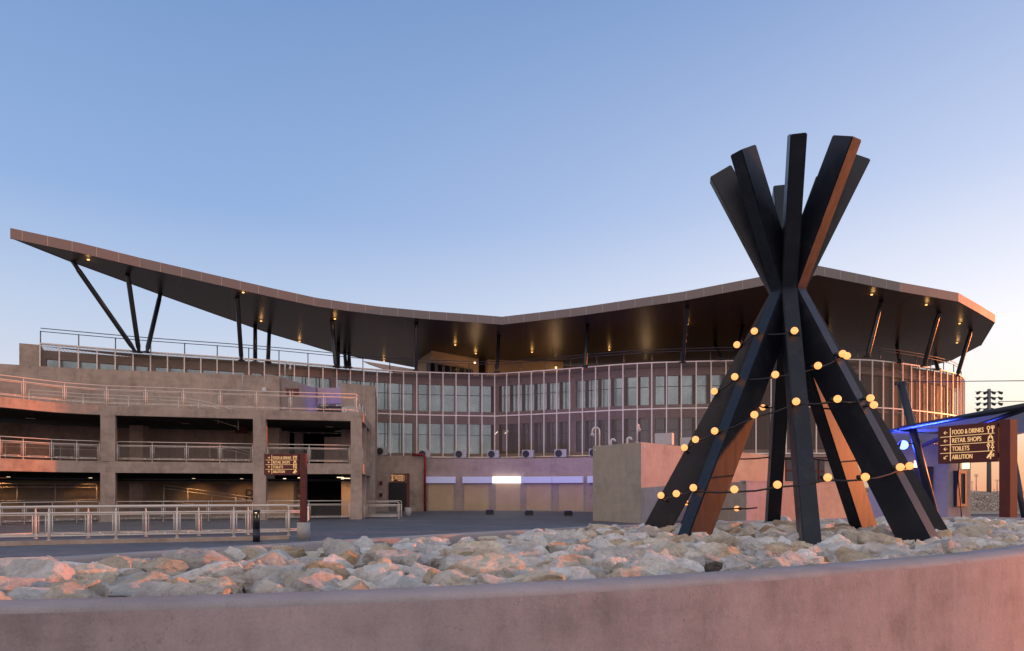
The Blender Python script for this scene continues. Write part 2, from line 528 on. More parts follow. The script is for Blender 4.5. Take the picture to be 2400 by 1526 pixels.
def resample(pts, step):
    P = [Vector((p[0], p[1])) for p in pts]
    # catmull-rom
    out = []
    for i in range(len(P) - 1):
        p0 = P[i - 1] if i else P[i] * 2 - P[i + 1]
        p1, p2 = P[i], P[i + 1]
        p3 = P[i + 2] if i + 2 < len(P) else P[i + 1] * 2 - P[i]
        for k in range(30):
            t = k / 30
            out.append(0.5 * ((2 * p1) + (p2 - p0) * t + (2 * p0 - 5 * p1 + 4 * p2 - p3) * t * t + (3 * p1 - p0 - 3 * p2 + p3) * t ** 3))
    out.append(P[-1])
    ln = [0]
    for a, b in zip(out[:-1], out[1:]):
        ln.append(ln[-1] + (b - a).length)
    n = max(1, round(ln[-1] / step))
    res = []; j = 0
    for i in range(n + 1):
        d = ln[-1] * i / n
        while j < len(ln) - 2 and ln[j + 1] < d:
            j += 1
        t = (d - ln[j]) / max(1e-9, ln[j + 1] - ln[j])
        res.append(out[j].lerp(out[j + 1], min(1, t)))
    return res

# ------------------------------------------------------------------ camera
cam_d = bpy.data.cameras.new('camera')
cam = bpy.data.objects.new('camera', cam_d)
COL.objects.link(cam)
cam.location = (0, 0, EYE); cam.rotation_euler = (R(90), 0, 0)
cam_d.sensor_width = 36; cam_d.lens = 24
cam_d.shift_y = (HOR - 763) / 2400
cam_d.clip_end = 5000; cam_d.clip_start = 0.05
sc.camera = cam

# ------------------------------------------------------------------ ground
bm_ = MB()
bm_.poly([(-1500, -1500, -0.02), (1500, -1500, -0.02), (1500, 2500, -0.02), (-1500, 2500, -0.02)])
tag(bm_.build('ground', M['sand'], recalc=False), kind='structure', label='flat sandy ground reaching to the horizon')
bm_ = MB()
bm_.poly([(-70, -20, 0), (60, -20, 0), (60, 90, 0), (-70, 90, 0)])
tag(bm_.build('plaza_paving', M['paving'], recalc=False), kind='structure', label='dark grey paved plaza')

# ------------------------------------------------------------------ planter
near = [(-3.3, 1.9), (-2.45, 1.88), (-1.49, 1.99), (-.54, 2.16), (.466, 2.483), (1.477, 2.954), (2.805, 3.74), (4.3, 5.0), (5.6, 6.6), (6.35, 8.3)]
far = [(6.3, 9.3), (5.1, 9.15), (3.2, 8.4), (1.37, 7.3), (0, 6.25), (-1.25, 5.05), (-2.0, 4.25), (-2.67, 3.55), (-3.4, 2.7), (-3.65, 2.2)]
near = [(x * 1.06, y * 1.06) for x, y in near]
outer = resample(near + far + [near[0]], 0.16)[:-1]
PT = 1.34
def offset_ring(ring, d):
    n = len(ring); out = []; d0 = d
    for i in range(n):
        q = ring[i]; f = max(0, min(1, .5 + (q.y - 2.6 - .62 * q.x) / 1.2))
        d = d0 * (1 - .38 * f)
        t = (ring[(i + 1) % n] - ring[i - 1]).normalized()
        out.append(ring[i] + Vector((-t.y, t.x)) * d)     # ring is ccw -> left = inside
    return out
inner = offset_ring(outer, 0.245)
b = MB(); n = len(outer)
rings = [(outer, 0.0), (outer, PT - 0.022), (offset_ring(outer, 0.006), PT - 0.008), (offset_ring(outer, 0.022), PT), (offset_ring(outer, 0.232), PT), (inner, PT - 0.015), (inner, 0.9)]
for ring, z in rings:
    b.v += [Vector((p.x, p.y, z)) for p in ring]
for k in range(len(rings) - 1):
    for i in range(n):
        j = (i + 1) % n
        b.face([k * n + i, k * n + j, (k + 1) * n + j, (k + 1) * n + i], True, 0 if k == 0 else 1)
planter = b.build('planter_wall', [M['plaster_wall'], M['coping']], recalc=True)
tag(planter, 'low curved pinkish plaster planter wall around the bed of rocks', 'planter wall')
b = MB(); b.poly([(p.x, p.y, 1.17) for p in offset_ring(outer, 0.3)])
tag(b.build('soil_bed', M['soil'], recalc=False), kind='structure', label='dark soil under the rocks in the planter')

def inside(pt, poly):
    x, y = pt; c = False; n = len(poly); j = n - 1
    for i in range(n):
        a, d = poly[i], poly[j]
        if (a.y > y) != (d.y > y) and x < (d.x - a.x) * (y - a.y) / (d.y - a.y) + a.x:
            c = not c
        j = i
    return c
def edge_dist(pt, poly):
    p = Vector(pt); best = 9; n = len(poly)
    for i in range(n):
        a, d = poly[i], poly[(i + 1) % n]
        t = max(0, min(1, (p - a).dot(d - a) / max(1e-9, (d - a).length_squared)))
        best = min(best, (a + (d - a) * t - p).length)
    return best

# ------------------------------------------------------------------ tepee sculpture
TC = Vector((2.46, 6.10))
Zb, Zw, Zt = 1.18, 3.47, 4.60
tepee = thing('tepee_sculpture', 'tall black tepee frame of eight bent beams standing on the rocks', 'sculpture', (TC.x, TC.y, 1.2))
PH0 = -104.5
tep_angles = [R(PH0 + 45 * k) for k in range(8)]
tw, rw = 0.126, 0.238
for a in tep_angles:
    rad = Vector((math.cos(a), math.sin(a), 0)); tan = Vector((-math.sin(a), math.cos(a), 0))
    c = Vector((TC.x, TC.y, 0))
    Rb, Rw, Rt = 1.225, 0.012, 0.575
    pb = c + rad * Rb + Vector((0, 0, Zb)); pw = c + rad * Rw + Vector((0, 0, Zw)); pt = c + rad * Rt + Vector((0, 0, Zt))
    d1 = (pw - pb).normalized(); d2 = (pt - pw).normalized()
    n1 = tan.cross(d1).normalized();  n1 = n1 if n1.dot(rad) > 0 else -n1
    n2 = tan.cross(d2).normalized();  n2 = n2 if n2.dot(rad) > 0 else -n2
    nm = (n1 + n2).normalized(); k = 1 / max(0.3, nm.dot(n1))
    b = MB()
    def ring4(p, nn, sc_=1.0):
        return [p + tan * sx * tw / 2 + nn * sr * rw / 2 * sc_ for sx, sr in ((-1, -1), (1, -1), (1, 1), (-1, 1))]
    q0, q1, q2 = ring4(pb, n1), ring4(pw, nm, k), ring4(pt, n2, .86)
    b.v += q0 + q1 + q2
    for s_ in (0, 4):
        for i in range(4):
            j = (i + 1) % 4
            b.face([s_ + i, s_ + j, s_ + 4 + j, s_ + 4 + i])
    b.face([3, 2, 1, 0]); b.face([8, 9, 10, 11])
    o = b.build('beam', M['pole'], tepee)
    bevel(o, 0.008, 2)

# ------------------------------------------------------------------ rocks
def rock_mesh(seed):
    rnd = random.Random(seed)
    bm = bmesh.new()
    bmesh.ops.create_icosphere(bm, subdivisions=5, radius=1.0)
    planes = []
    for i in range(rnd.randint(13, 19)):
        v = Vector((rnd.gauss(0, 1), rnd.gauss(0, 1), rnd.gauss(0, 0.9))).normalized()
        planes.append((v, rnd.uniform(0.42, 0.78)))
    off = Vector((rnd.uniform(0, 50), rnd.uniform(0, 50), rnd.uniform(0, 50)))
    for v in bm.verts:
        p = v.co.copy()
        p *= 1 + 0.22 * noise.noise(p * 1.1 + off)
        for nrm, d in planes:
            e = p.dot(nrm) - d
            if e > 0:
                p -= nrm * e * 0.97
        q = p.normalized()
        p += q * (0.055 * noise.noise(p * 3.1 + off) + 0.05 * noise.noise(p * 6 + off) + 0.035 * noise.noise(p * 14 + off))
        rg = abs(noise.noise(p * 2.3 + off * 2))
        p -= q * 0.05 * max(0, 0.12 - rg) / 0.12
        v.co = p
    mx = [max(abs(v.co[i]) for v in bm.verts) for i in range(3)]
    for v in bm.verts:
        v.co = Vector((v.co.x / mx[0], v.co.y / mx[1], v.co.z / mx[2]))
    me = bpy.data.meshes.new('rock')
    bm.to_mesh(me); bm.free()
    for p in me.polygons: p.use_smooth = True
    me.set_sharp_from_angle(angle=R(33))
    return me
ROCKS = []
for i in range(15):
    ROCKS.append([])
    base = rock_mesh(100 + i)
    for w, m in ROCKM:
        c = base.copy(); c.materials.append(m); ROCKS[-1].append(c)

LAND = [(40, 'left frame edge'), (180, 'left fence end'), (330, 'mid cream fence'), (470, 'right cream fence half'), (600, 'black bollard light'),
        (714, 'left rust signpost'), (830, 'the corner pillar'), (935, 'dark door'), (1035, 'first shutter'), (1116, 'second shutter'),
        (1190, 'the lit sign box'), (1263, 'fourth shutter'), (1338, 'last shutter'), (1440, 'plaster block house'), (1545, 'leftmost tepee beam'),
        (1640, 'orange lit tepee beam'), (1735, 'gap in the tepee'), (1810, 'rear tepee beam'), (1915, 'front tepee beam'), (2000, 'red lit tepee beam'), (2080, 'right tepee gap'),
        (2160, 'big right tepee beam'), (2240, 'kiosk window'), (2310, 'right signboard'), (2365, 'right signpost'), (2440, 'right frame edge')]
ORD = 'first second third fourth fifth sixth seventh eighth ninth tenth eleventh twelfth thirteenth fourteenth fifteenth sixteenth seventeenth eighteenth nineteenth twentieth'.split()
inner_in = offset_ring(outer, 0.26)
cands = []
sp = 0.205
row = 0
y = 1.7
rr = random.Random(11)
while y < 9.6:
    x = -4.2 + (0.5 * sp if row % 2 else 0)
    while x < 7:
        qx, qy = x + rr.uniform(-.07, .07), y + rr.uniform(-.055, .055)
        big = rr.random()
        s_ = 0.86 if big < 0.3 else (1.1 if big < 0.75 else 1.42)
        s_ *= rr.uniform(0.9, 1.12)
        if inside((qx, qy), inner_in):
            ed = edge_dist((qx, qy), inner_in)
            if ed > 0.085:
                s_ = min(s_, ed / 0.125)
                cands.append((qx, qy, max(0.72, s_)))
        x += sp
    y += sp * 0.84; row += 1
def pixel(p):
    return 1200 + p[0] / p[1] * F
rock_list = []
for qx, qy, s_ in cands:
    sx = pixel((qx, qy))
    vis = -120 < sx < 2520
    hx, hy, hz = 0.121 * s_ * rr.uniform(.85, 1.25), 0.102 * s_ * rr.uniform(.88, 1.15), 0.098 * s_ ** 0.8 * rr.uniform(.8, 1.15)
    lift = 0.0
    dt = math.hypot(qx - TC.x, qy - TC.y)
    lift += 0.035 * math.exp(-(dt / 2.2) ** 2)
    
    top = PT - 0.005 + rr.uniform(-.03, .032) + lift + (0.03 if s_ > 1.3 else 0)
    lim = (PT + 0.03)
    if edge_dist((qx, qy), inner_in) < 0.22: top = min(top, lim)
    rock_list.append(dict(x=qx, y=qy, z=top - hz, hx=hx, hy=hy, hz=hz, s=s_, sx=sx, vis=vis, v=rr.randrange(15), m=rr.choices(range(5), (36, 26, 5, 30, 3))[0], rz=rr.uniform(-.6, .6) + (PI if rr.random() < .5 else 0), tx=rr.uniform(-.22, .22), ty=rr.uniform(-.22, .22)))
# a second, lower layer fills the gaps (part of the uncountable rest)
low_layer = []
for qx, qy, s_ in cands:
    low_layer.append((qx + sp * .5 + rr.uniform(-.03, .03), qy + rr.uniform(-.05, .05), rr.uniform(.6, .85)))
vis_rocks = sorted([r for r in rock_list if r['vis']], key=lambda r: -(r['s'] / r['y']))
solo = vis_rocks[:292]
rest = [r for r in rock_list if r not in solo]
by = {}
for r in solo:
    k = min(range(len(LAND)), key=lambda i: abs(LAND[i][0] - r['sx']))
    by.setdefault(k, []).append(r)
for k, lst in by.items():
    lst.sort(key=lambda r: r['y'])
    for i, r in enumerate(lst):
        size = 'small' if r['s'] < 0.95 else ('large' if r['s'] > 1.28 else 'mid-sized')
        form = 'flat' if r['hz'] < 0.09 * r['s'] ** .8 else ('long' if r['hx'] / r['hy'] > 1.4 else ('blocky' if r['hx'] / r['hy'] < 1.15 else 'rounded'))
        r['label'] = '%s %s %s rock, %s from the near wall below %s' % (size, form, ROCKM[r['m']][0], ORD[min(i, 19)], LAND[k][1])
def rock_matrix(r):
    from mathutils import Euler
    return Matrix.Translation((r['x'], r['y'], r['z'])) @ Euler((r['tx'], r['ty'], r['rz'])).to_matrix().to_4x4() @ Matrix.Diagonal((r['hx'], r['hy'], r['hz'], 1))
from mathutils import Euler
for r in solo:
    o = bpy.data.objects.new('rock', ROCKS[r['v']][r['m']])
    COL.objects.link(o)
    o.location = (r['x'], r['y'], r['z']); o.rotation_euler = (r['tx'], r['ty'], r['rz']); o.scale = (r['hx'], r['hy'], r['hz'])
    tag(o, r['label'], 'rock', 'limestone rocks filling the planter')
bmr = bmesh.new()
LOWM = [rock_mesh(300 + i) for i in range(5)]
for me in LOWM:
    bt = bmesh.new(); bt.from_mesh(me)
    bmesh.ops.dissolve_limit(bt, angle_limit=0.12, verts=bt.verts, edges=bt.edges)
    bmesh.ops.triangulate(bt, faces=bt.faces)
    bt.to_mesh(me); bt.free()
def add_rest(me, mat4, mi):
    n0 = len(bmr.verts)
    bt = bmesh.new(); bt.from_mesh(me); bt.transform(mat4)
    vs = [bmr.verts.new(v.co) for v in bt.verts]
    for f in bt.faces:
        try:
            nf = bmr.faces.new([vs[v.index] for v in f.verts]); nf.material_index = mi; nf.smooth = True
        except ValueError:
            pass
    bt.free()
for r in rest:
    add_rest(LOWM[r['v'] % 5], rock_matrix(r), r['m'])
for qx, qy, s_ in low_layer:
    if inside((qx, qy), inner_in) and edge_dist((qx, qy), inner_in) > 0.07:
        hz = 0.085 * s_
        mt = Matrix.Translation((qx, qy, 1.235 - hz)) @ Matrix.Rotation(rr.uniform(0, 6), 4, 'Z') @ Matrix.Diagonal((.15 * s_, .12 * s_, hz, 1))
        add_rest(LOWM[rr.randrange(5)], mt, rr.randrange(5))
me = bpy.data.meshes.new('small_rocks'); bmr.to_mesh(me); bmr.free()
for w, m in ROCKM: me.materials.append(m)
o = bpy.data.objects.new('rock_rubble', me); COL.objects.link(o)
tag(o, 'rubble of limestone pieces filling the gaps and far edges of the planter', 'rubble', None, 'stuff')

# ------------------------------------------------------------------ string of bulbs
def cone_r(z):
    return lerp(1.225 + .145, .012 + .14, (z - Zb) / (Zw - Zb))
def cone_hit(x, y, front=True, extra=0.03):
    d = Vector(((x - 1200) / F, 1.0, -(y - HOR) / F))
    best = None
    prev = None
    ts = [3.5 + 0.01 * i for i in range(520)]
    hits = []
    for t in ts:
        p = d * t; z = EYE + p.z
        g = math.hypot(p.x - TC.x, p.y - TC.y) - (cone_r(z) + extra)
        if prev is not None and (g < 0) != (prev < 0):
            hits.append(t)
        prev = g
        if best is None or abs(g) < best[0]:
            best = (abs(g), t)
    t = (hits[0] if front else hits[-1]) if hits else best[1]
    p = d * t
    return Vector((p.x, p.y, EYE + p.z))
rows = [[(1862, 775), (1768, 776), (1727, 808)],
        [(1985, 834), (1975, 829), (1917, 857), (1817, 878), (1722, 883), (1674, 917)],
        [(2048, 949), (2040, 933), (1963, 935), (1866, 941), (1768, 972), (1675, 1010), (1630, 1030), (1604, 1049)],
        [(2132, 1092), (2110, 1095), (2028, 1118), (1940, 1119), (1822, 1136), (1721, 1147), (1625, 1143), (1585, 1157), (1549, 1161)]]
backs = [[(1790, 800), (1890, 815)], [(1740, 930), (1788, 955), (1900, 950)], [(1660, 1075), (1690, 1073), (1800, 1072), (1900, 1075), (2010, 1080)], [(1607, 1178), (1660, 1190), (1727, 1192), (1775, 1190)]]
backbulb = {(1788, 955), (1727, 1192), (1607, 1178)}
string = thing('string_lights', 'string of round warm glowing bulbs on black cable wound around the tepee', 'string lights', (TC.x, TC.y, 2.4))
path = []; bulbs = []
path.append(cone_hit(1876, 779))
for ri, row_ in enumerate(rows):
    for (x, y) in row_:
        p = cone_hit(x, y + 5, True, 0.045); 
        path.append(cone_hit(x, y + 6, True, 0.012)); bulbs.append(cone_hit(x, y, True, 0.055))
    for (x, y) in backs[ri]:
        path.append(cone_hit(x, y, False, -0.06))
        if (x, y) in backbulb: bulbs.append(cone_hit(x, y, False, -0.02))
sag = []
for a, c in zip(path[:-1], path[1:]):
    nseg = max(2, int((c - a).length / 0.12))
    for i in range(nseg):
        t = i / nseg
        p = a.lerp(c, t); p.z -= 0.03 * (c - a).length * 4 * t * (1 - t)
        sag.append(p)
sag.append(path[-1])
b = MB(); b.tube(sag, 0.0075, 6)
b.build('cable', M['rubber'], string)
for p in bulbs:
    b = MB(); b.ball(p, 0.0295, 18, 10); bo = b.build('bulb', M['bulb'], string)
    c = Vector((TC.x, TC.y, p.z)); dr = (c - p).normalized()
    side = Vector((-dr.y, dr.x, 0)) * 0.5 + dr
    side.normalize()
    b = MB(); b.tube([p + side * 0.028, p + side * 0.06], 0.016, 10)
    b.build('socket', M['rubber'], bo)

# ------------------------------------------------------------------ railings
def railing(name, pts, mat, wiremat, parent=None, label=None, group=None, spacing=2.0, h1=1.1, h2=0.9, hb=0.14, r1=0.024, r2=0.024, panels=True, finial=True, curl=False, cat='railing', ends=(True, True)):
    P = [Vector(p) for p in pts]
    b = MB()
    for h, r in ((h1, r1), (h2, r2), (hb, r2 * .85)):
        if h is None: continue
        line = [p + Vector((0, 0, h)) for p in P]
        if curl and h == h1:
            d = (P[-1] - P[-2]).normalized()
            line = line[:-1] + [line[-1] - d * .16, line[-1] - d * .05 - Vector((0, 0, .02)), line[-1] - Vector((0, 0, .08)), line[-1] - Vector((0, 0, .2))]
        b.tube(line, r, 8)
    # posts
    posts = []
    for i in range(len(P) - 1):
        a, c = P[i], P[i + 1]
        n = max(1, round((c - a).length / spacing))
        for k in range(n):
            posts.append((a.lerp(c, k / n), a.lerp(c, (k + 1) / n)))
    # small clamps on the bottom and second rail
    for a, c in posts:
        for t in (.2, .8):
            q = a.lerp(c, t)
            b.tube([q + Vector((0, 0, hb - .03)), q + Vector((0, 0, hb + .05))], r2 * 1.3, 6)
    root = b.build(name, mat, parent)
    if parent is None: tag(root, label, cat, group)
    elif label: root['label'] = label
    allp = [s_[0] for s_ in posts] + [P[-1]]
    for i, p in enumerate(allp):
        if (i == 0 and not ends[0]) or (i == len(allp) - 1 and not ends[1]): continue
        b = MB(); b.tube([p, p + Vector((0, 0, h2 + .03))], r1 * 1.25, 10)
        if finial:
            b.tube([p + Vector((0, 0, h2 + .03)), p + Vector((0, 0, h2 + .07)), p + Vector((0, 0, h1 - .005))], .02, 8, rads=[r1 * 1.25, r1 * .8, r1 * .45])
        b.tube([p, p + Vector((0, 0, .015))], r1 * 2.2, 10)
        b.build('post', mat, root)
    if panels:
        for a, c in posts:
            d = (c - a); ln = d.length
            if ln < .5: continue
            q0, q1 = a.lerp(c, .09 / ln), a.lerp(c, 1 - .09 / ln)
            z0, z1 = hb + .06, h2 - .06
            e = [q0 + Vector((0, 0, z0)), q1 + Vector((0, 0, z0)), q1 + Vector((0, 0, z1)), q0 + Vector((0, 0, z1))]
            b = MB()
            for i in range(4):
                b.tube([e[i], e[(i + 1) % 4]], r1 * .55, 6)
            w = (q1 - q0).length; u = [(0, 0), (w, 0), (w, z1 - z0), (0, z1 - z0)]
            for f in range(len(b.f)): b.uv[f] = [(0, 0)] * len(b.f[f])
            b.poly(e, 1, u)
            b.build('mesh_panel', [mat, wiremat], root, recalc=False)
    return root

# ------------------------------------------------------------------ main building
FL = [(-32.5, 47), (-26.8, 49.9), (-19.2, 53), (-11.8, 57.0), (-7.3, 58.5), (-1.5, 59.4)]
FR = [(-1.5, 59.4), (3.6, 57.3), (10.2, 54.4), (17.4, 53.3), (25.8, 52.8), (30.3, 54.1), (35.7, 57.2), (39.5, 60.2), (42.6, 64.5), (43.6, 69), (43, 74), (40, 80)]
fl = resample(FL, 1.13); fr = resample(FR, 1.13)
line = fl + fr[1:]
ZT, ZM, ZB = 11.8, 8.2, 4.6
bld = thing('grandstand_building', 'curved mesh clad grandstand building under a sweeping dark roof canopy', 'building', (0, 60, 0))
lineL = [p for p in line]
def seg_normal(i):
    d = (line[min(i + 1, len(line) - 1)] - line[max(i - 1, 0)]).normalized()
    return Vector((-d.y, d.x))     # away from camera
b = MB()
OFF = 0.9
b.band(line, 10.95, 11.55, .4, 0, OFF)
b.band([p for p in line[:-8] if p.x < 19 or p.y > 90], 7.55, 8.62, .4, 0, OFF)
b.band(line, 4.3, 4.95, .4, 0, OFF)
wall_main = b.build('wall', M['pink_plaster'], bld)
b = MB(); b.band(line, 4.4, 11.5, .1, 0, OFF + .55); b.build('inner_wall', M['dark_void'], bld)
b = MB(); b.band(line, 0, 4.3, .5, 0, .25)
b.build('base_wall', M['pink_plaster'], bld)
b = MB(); b.band(line, 4.3, 4.42, 1.2, 0, -.25); b.build('ledge', M['pink_plaster'], bld)
b = MB()
tl = [line[i] + seg_normal(i) * .05 for i in range(len(line))]
b.v += [Vector((p.x, p.y, 11.66)) for p in tl]
cx = Vector((4, 80, 11.66)); b.v.append(cx)
for i in range(len(tl) - 1): b.face([i, i + 1, len(tl)])
b.build('terrace_floor', M['plaster_grey'], bld, recalc=False)
# piers + windows behind the mesh
i = 0; bay = 6
wcount = 0
rw_ = random.Random(3)
while i + bay < len(line) - 1:
    seg = line[i:i + bay + 1]
    a = line[i]; nn = seg_normal(i)
    b = MB()
    d = Vector((nn.y, -nn.x))
    q = a + nn * (OFF - .003)
    if a.x > 17:
        b = MB(); b.band(seg, 5.0, 10.75, .03, 0, OFF - .05)
        w = b.build('window', M['shade_glass'], bld)
        b = MB()
        for j, p in enumerate(seg):
            nj = seg_normal(i + j); dj = Vector((nj.y, -nj.x)); qq = p + nj * (OFF - .12)
            b.wall(qq - dj * .06, qq + dj * .06, 5.0, 10.75, .06)
        b.band(seg, 7.9, 8.1, .06, 0, OFF - .125)
        b.build('frame', M['frame_black'], w)
        i += bay
        continue
    for z0, z1 in ((8.62, 10.95), (4.95, 7.55)):
        b.wall(q - d * .22, q + d * .22, z0, z1, .4)
    b.build('pier', M['pink_plaster'], bld)
    for z0, z1, up in ((8.62, 10.95, 1), (4.95, 7.55, 0)):
        pl = [line[i] + (line[i + 1] - line[i]) * .19] + line[i + 1:i + bay] + [line[i + bay] - (line[i + bay] - line[i + bay - 1]) * .19]
        b = MB(); b.band(pl, z0, z1, .03, 0, OFF + .2)
        dark = (not up) and (pl[0].x > -1.6)
        w = b.build('window', M['dim_glass'] if dark else M['glass'], bld)
        fb = MB()
        for j, p in enumerate(pl):
            nj = seg_normal(i + j); dj = Vector((nj.y, -nj.x))
            wd = .03 if pl[0].x < -1.6 else .13
            qq = p + nj * (OFF + .1)
            if j in (0, len(pl) - 1): wd = .05
            fb.wall(qq - dj * wd, qq + dj * wd, z0, z1, .09)
        fb.band(pl, z0 + (z1 - z0) * .62, z0 + (z1 - z0) * .62 + .035, .06, 0, OFF + .12)
        fb.build('frame', M['frame_black'], w)
    i += bay
# a few ceiling light strips seen through the mesh
for (x, y, x2, y2) in ((884, 918, 892, 941), (928, 922, 932, 945), (1160, 1018, 1166, 1012), (1183, 1016, 1190, 1010), (1232, 1022, 1238, 1016)):
    b = MB(); b.tube([px(x, y, 59.9), px(x2, y2, 60.1)], .035, 6)
    b.build('ceiling_light', M['led_strip'], bld)
for (x0, x1, y0, y1) in ((1177, 1189, 1006, 1056), (1195, 1203, 1006, 1058), (1217, 1232, 1008, 1058), (1236, 1247, 1008, 1058), (1275, 1288, 1014, 1058), (1322, 1350, 1036, 1062)):
    b = MB(); a_ = px(x0, y0, 59.3); c_ = px(x1, y1, 59.3)
    a_.y = c_.y = lerp(60.45, 57.9, (x0 - 1160) / 190); b.box(a_.x, c_.x, a_.y - .012, a_.y, c_.z, a_.z); b.build('window_blind', M['blind'], bld)
# screen panels, mullions, rails
NP = len(line) - 1
acc = 0
for i in range(NP):
    a, c = line[i], line[i + 1]
    w = (c - a).length
    b = MB()
    b.poly([(a.x, a.y, ZB), (c.x, c.y, ZB), (c.x, c.y, ZT), (a.x, a.y, ZT)], 0, [(acc, ZB), (acc + w, ZB), (acc + w, ZT), (acc, ZT)])
    acc += w
    b.build('screen_panel', M['screen'], bld, recalc=False)
for i in range(len(line)):
    p = line[i]; nn = seg_normal(i); d = Vector((nn.y, -nn.x))
    b = MB(); q = p - nn * .06
    b.wall(q - d * .042, q + d * .042, ZB - .05, ZT, .1)
    b.build('mullion', M['mullion'], bld)
b = MB(); 
for z in (ZB - .06, ZM - .06, ZT):
    b.band(line, z, z + .09, .09, 0, -.055)
b.build('screen_rail', M['mullion'], bld)
# brackets that hold the screen off the wall
b = MB()
for i in range(0, len(line), 1):
    p = line[i]; nn = seg_normal(i)
    for z in (11.3,):
        b.tube([Vector((*p, z)), Vector((*(p + nn * OFF), z - .12))], .025, 5)
b.build('screen_bracket', M['grey_metal'], bld)
# terrace railing
tpts = [Vector((*(line[i] + seg_normal(i) * .25), 11.72)) for i in range(0, len(line), 2)]
railing('terrace_railing', tpts, M['grey_metal'], M['wire_grey'], bld, spacing=2.3, h1=1.22, h2=1.0, hb=.12, r1=.03, r2=.028, panels=False, finial=False)
# left end block
b = MB(); b.wall(px(45, 0, 46.5).xy, px(96, 0, 47.1).xy, 0, 11.75, 9); b.build('end_wall', M['plaster'], bld)

# ---- roof
PAIRS = [((24, 559, 42), (24, 557, 42.2)), ((183, 592, 44), (157, 610, 45.6)), ((325, 626, 46), (296, 661, 49.4)), ((409, 645, 47), (377, 691, 51.9)),
         ((493, 664, 48), (500, 735, 55.9)), ((641, 697, 50), (631, 781, 60.7)), ((741, 718, 51.5), (778, 825, 67)), ((815, 729, 52.5), (840, 838, 69.5)), ((890, 738, 53.5), (904, 848, 72)),
         ((1000, 748, 54.5), (1010, 868, 76)), ((1100, 755, 55), (1100, 872, 78)), ((1177, 761, 55.4), (1177, 872, 79)), ((1266, 751, 54.3), (1266, 870, 79)), ((1358, 740, 53), (1350, 868, 79)),
         ((1470, 724, 51.4), (1465, 866, 79)), ((1600, 705, 49.5), (1580, 865, 79)), ((1760, 675, 47.4), (1760, 862, 79)), ((1914, 645, 46), (1914, 862, 79)), ((2010, 664, 47), (1990, 862, 78.5)),
         ((2105, 683, 48), (2060, 862, 78)), ((2175, 695, 49.2), (2120, 861, 77)), ((2243, 707, 50.5), (2170, 860, 76)), ((2290, 733, 53.2), (2230, 845, 71.5)), ((2329, 756, 56), (2297, 810, 65))]
front = [px(*a) for a, c in PAIRS]; back = [px(*c) for a, c in PAIRS]
FH = 0.62
b = MB(); NV = 12
grid = []
acc = [0]
for a, c in zip(front[:-1], front[1:]): acc.append(acc[-1] + (c - a).length)
for i in range(len(front)):
    for k in range(NV + 1):
        b.v.append(front[i].lerp(back[i], k / NV))
soff_tris = []
for i in range(len(front) - 1):
    for k in range(NV):
        q = [i * (NV + 1) + k, i * (NV + 1) + k + 1, (i + 1) * (NV + 1) + k + 1, (i + 1) * (NV + 1) + k]
        w0 = (front[i] - back[i]).length; w1 = (front[i + 1] - back[i + 1]).length
        b.face(q[::-1], True, 0, [(acc[i], w0 * k / NV), (acc[i], w0 * (k + 1) / NV), (acc[i + 1], w1 * (k + 1) / NV), (acc[i + 1], w1 * k / NV)][::-1])
        vs = [b.v[j] for j in q]
        soff_tris.append((vs[0], vs[1], vs[2])); soff_tris.append((vs[0], vs[2], vs[3]))
# roof part = top sheet
t = MB()
for i in range(len(front) - 1):
    zt = Vector((0, 0, FH - .02))
    t.poly([front[i] + zt, front[i + 1] + zt, back[i + 1] + zt, back[i] + zt])
roof = t.build('roof', M['roof_top'], bld, recalc=False)
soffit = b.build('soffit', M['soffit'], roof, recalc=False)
fb = MB(); zt = Vector((0, 0, FH))
def fas(pts, mb, out, z0=-.03, z1=FH, t=.12):
    for i in range(len(pts) - 1):
        a, c = pts[i], pts[i + 1]
        mb.hexa([a + Vector((0, 0, z0)), c + Vector((0, 0, z0)), c + out(c) * t + Vector((0, 0, z0)), a + out(a) * t + Vector((0, 0, z0)),
                 a + Vector((0, 0, z1)), c + Vector((0, 0, z1)), c + out(c) * t + Vector((0, 0, z1)), a + out(a) * t + Vector((0, 0, z1))])
def outf(i):
    d = (front[min(i + 1, len(front) - 1)] - front[max(i - 1, 0)]); d.z = 0; d.normalize()
    return Vector((d.y, -d.x, 0))
for i in range(len(front) - 1):
    o0, o1 = outf(i) * .1, outf(i + 1) * .1
    a, c = front[i], front[i + 1]; zl = Vector((0, 0, -.02)); zh = Vector((0, 0, FH)); zh2 = zh
    fb.hexa([a + o0 + zl, c + o1 + zl, c + zl, a + zl, a + o0 + zh, c + o1 + zh, c + zh, a + zh])
a, c = front[-1], back[-1]; e = Vector((.1, 0, 0))
fb.hexa([a + e + zl, c + e + zl, c + zl, a + zl, a + e + zh, c + e + zh, c + zh, a + zh])
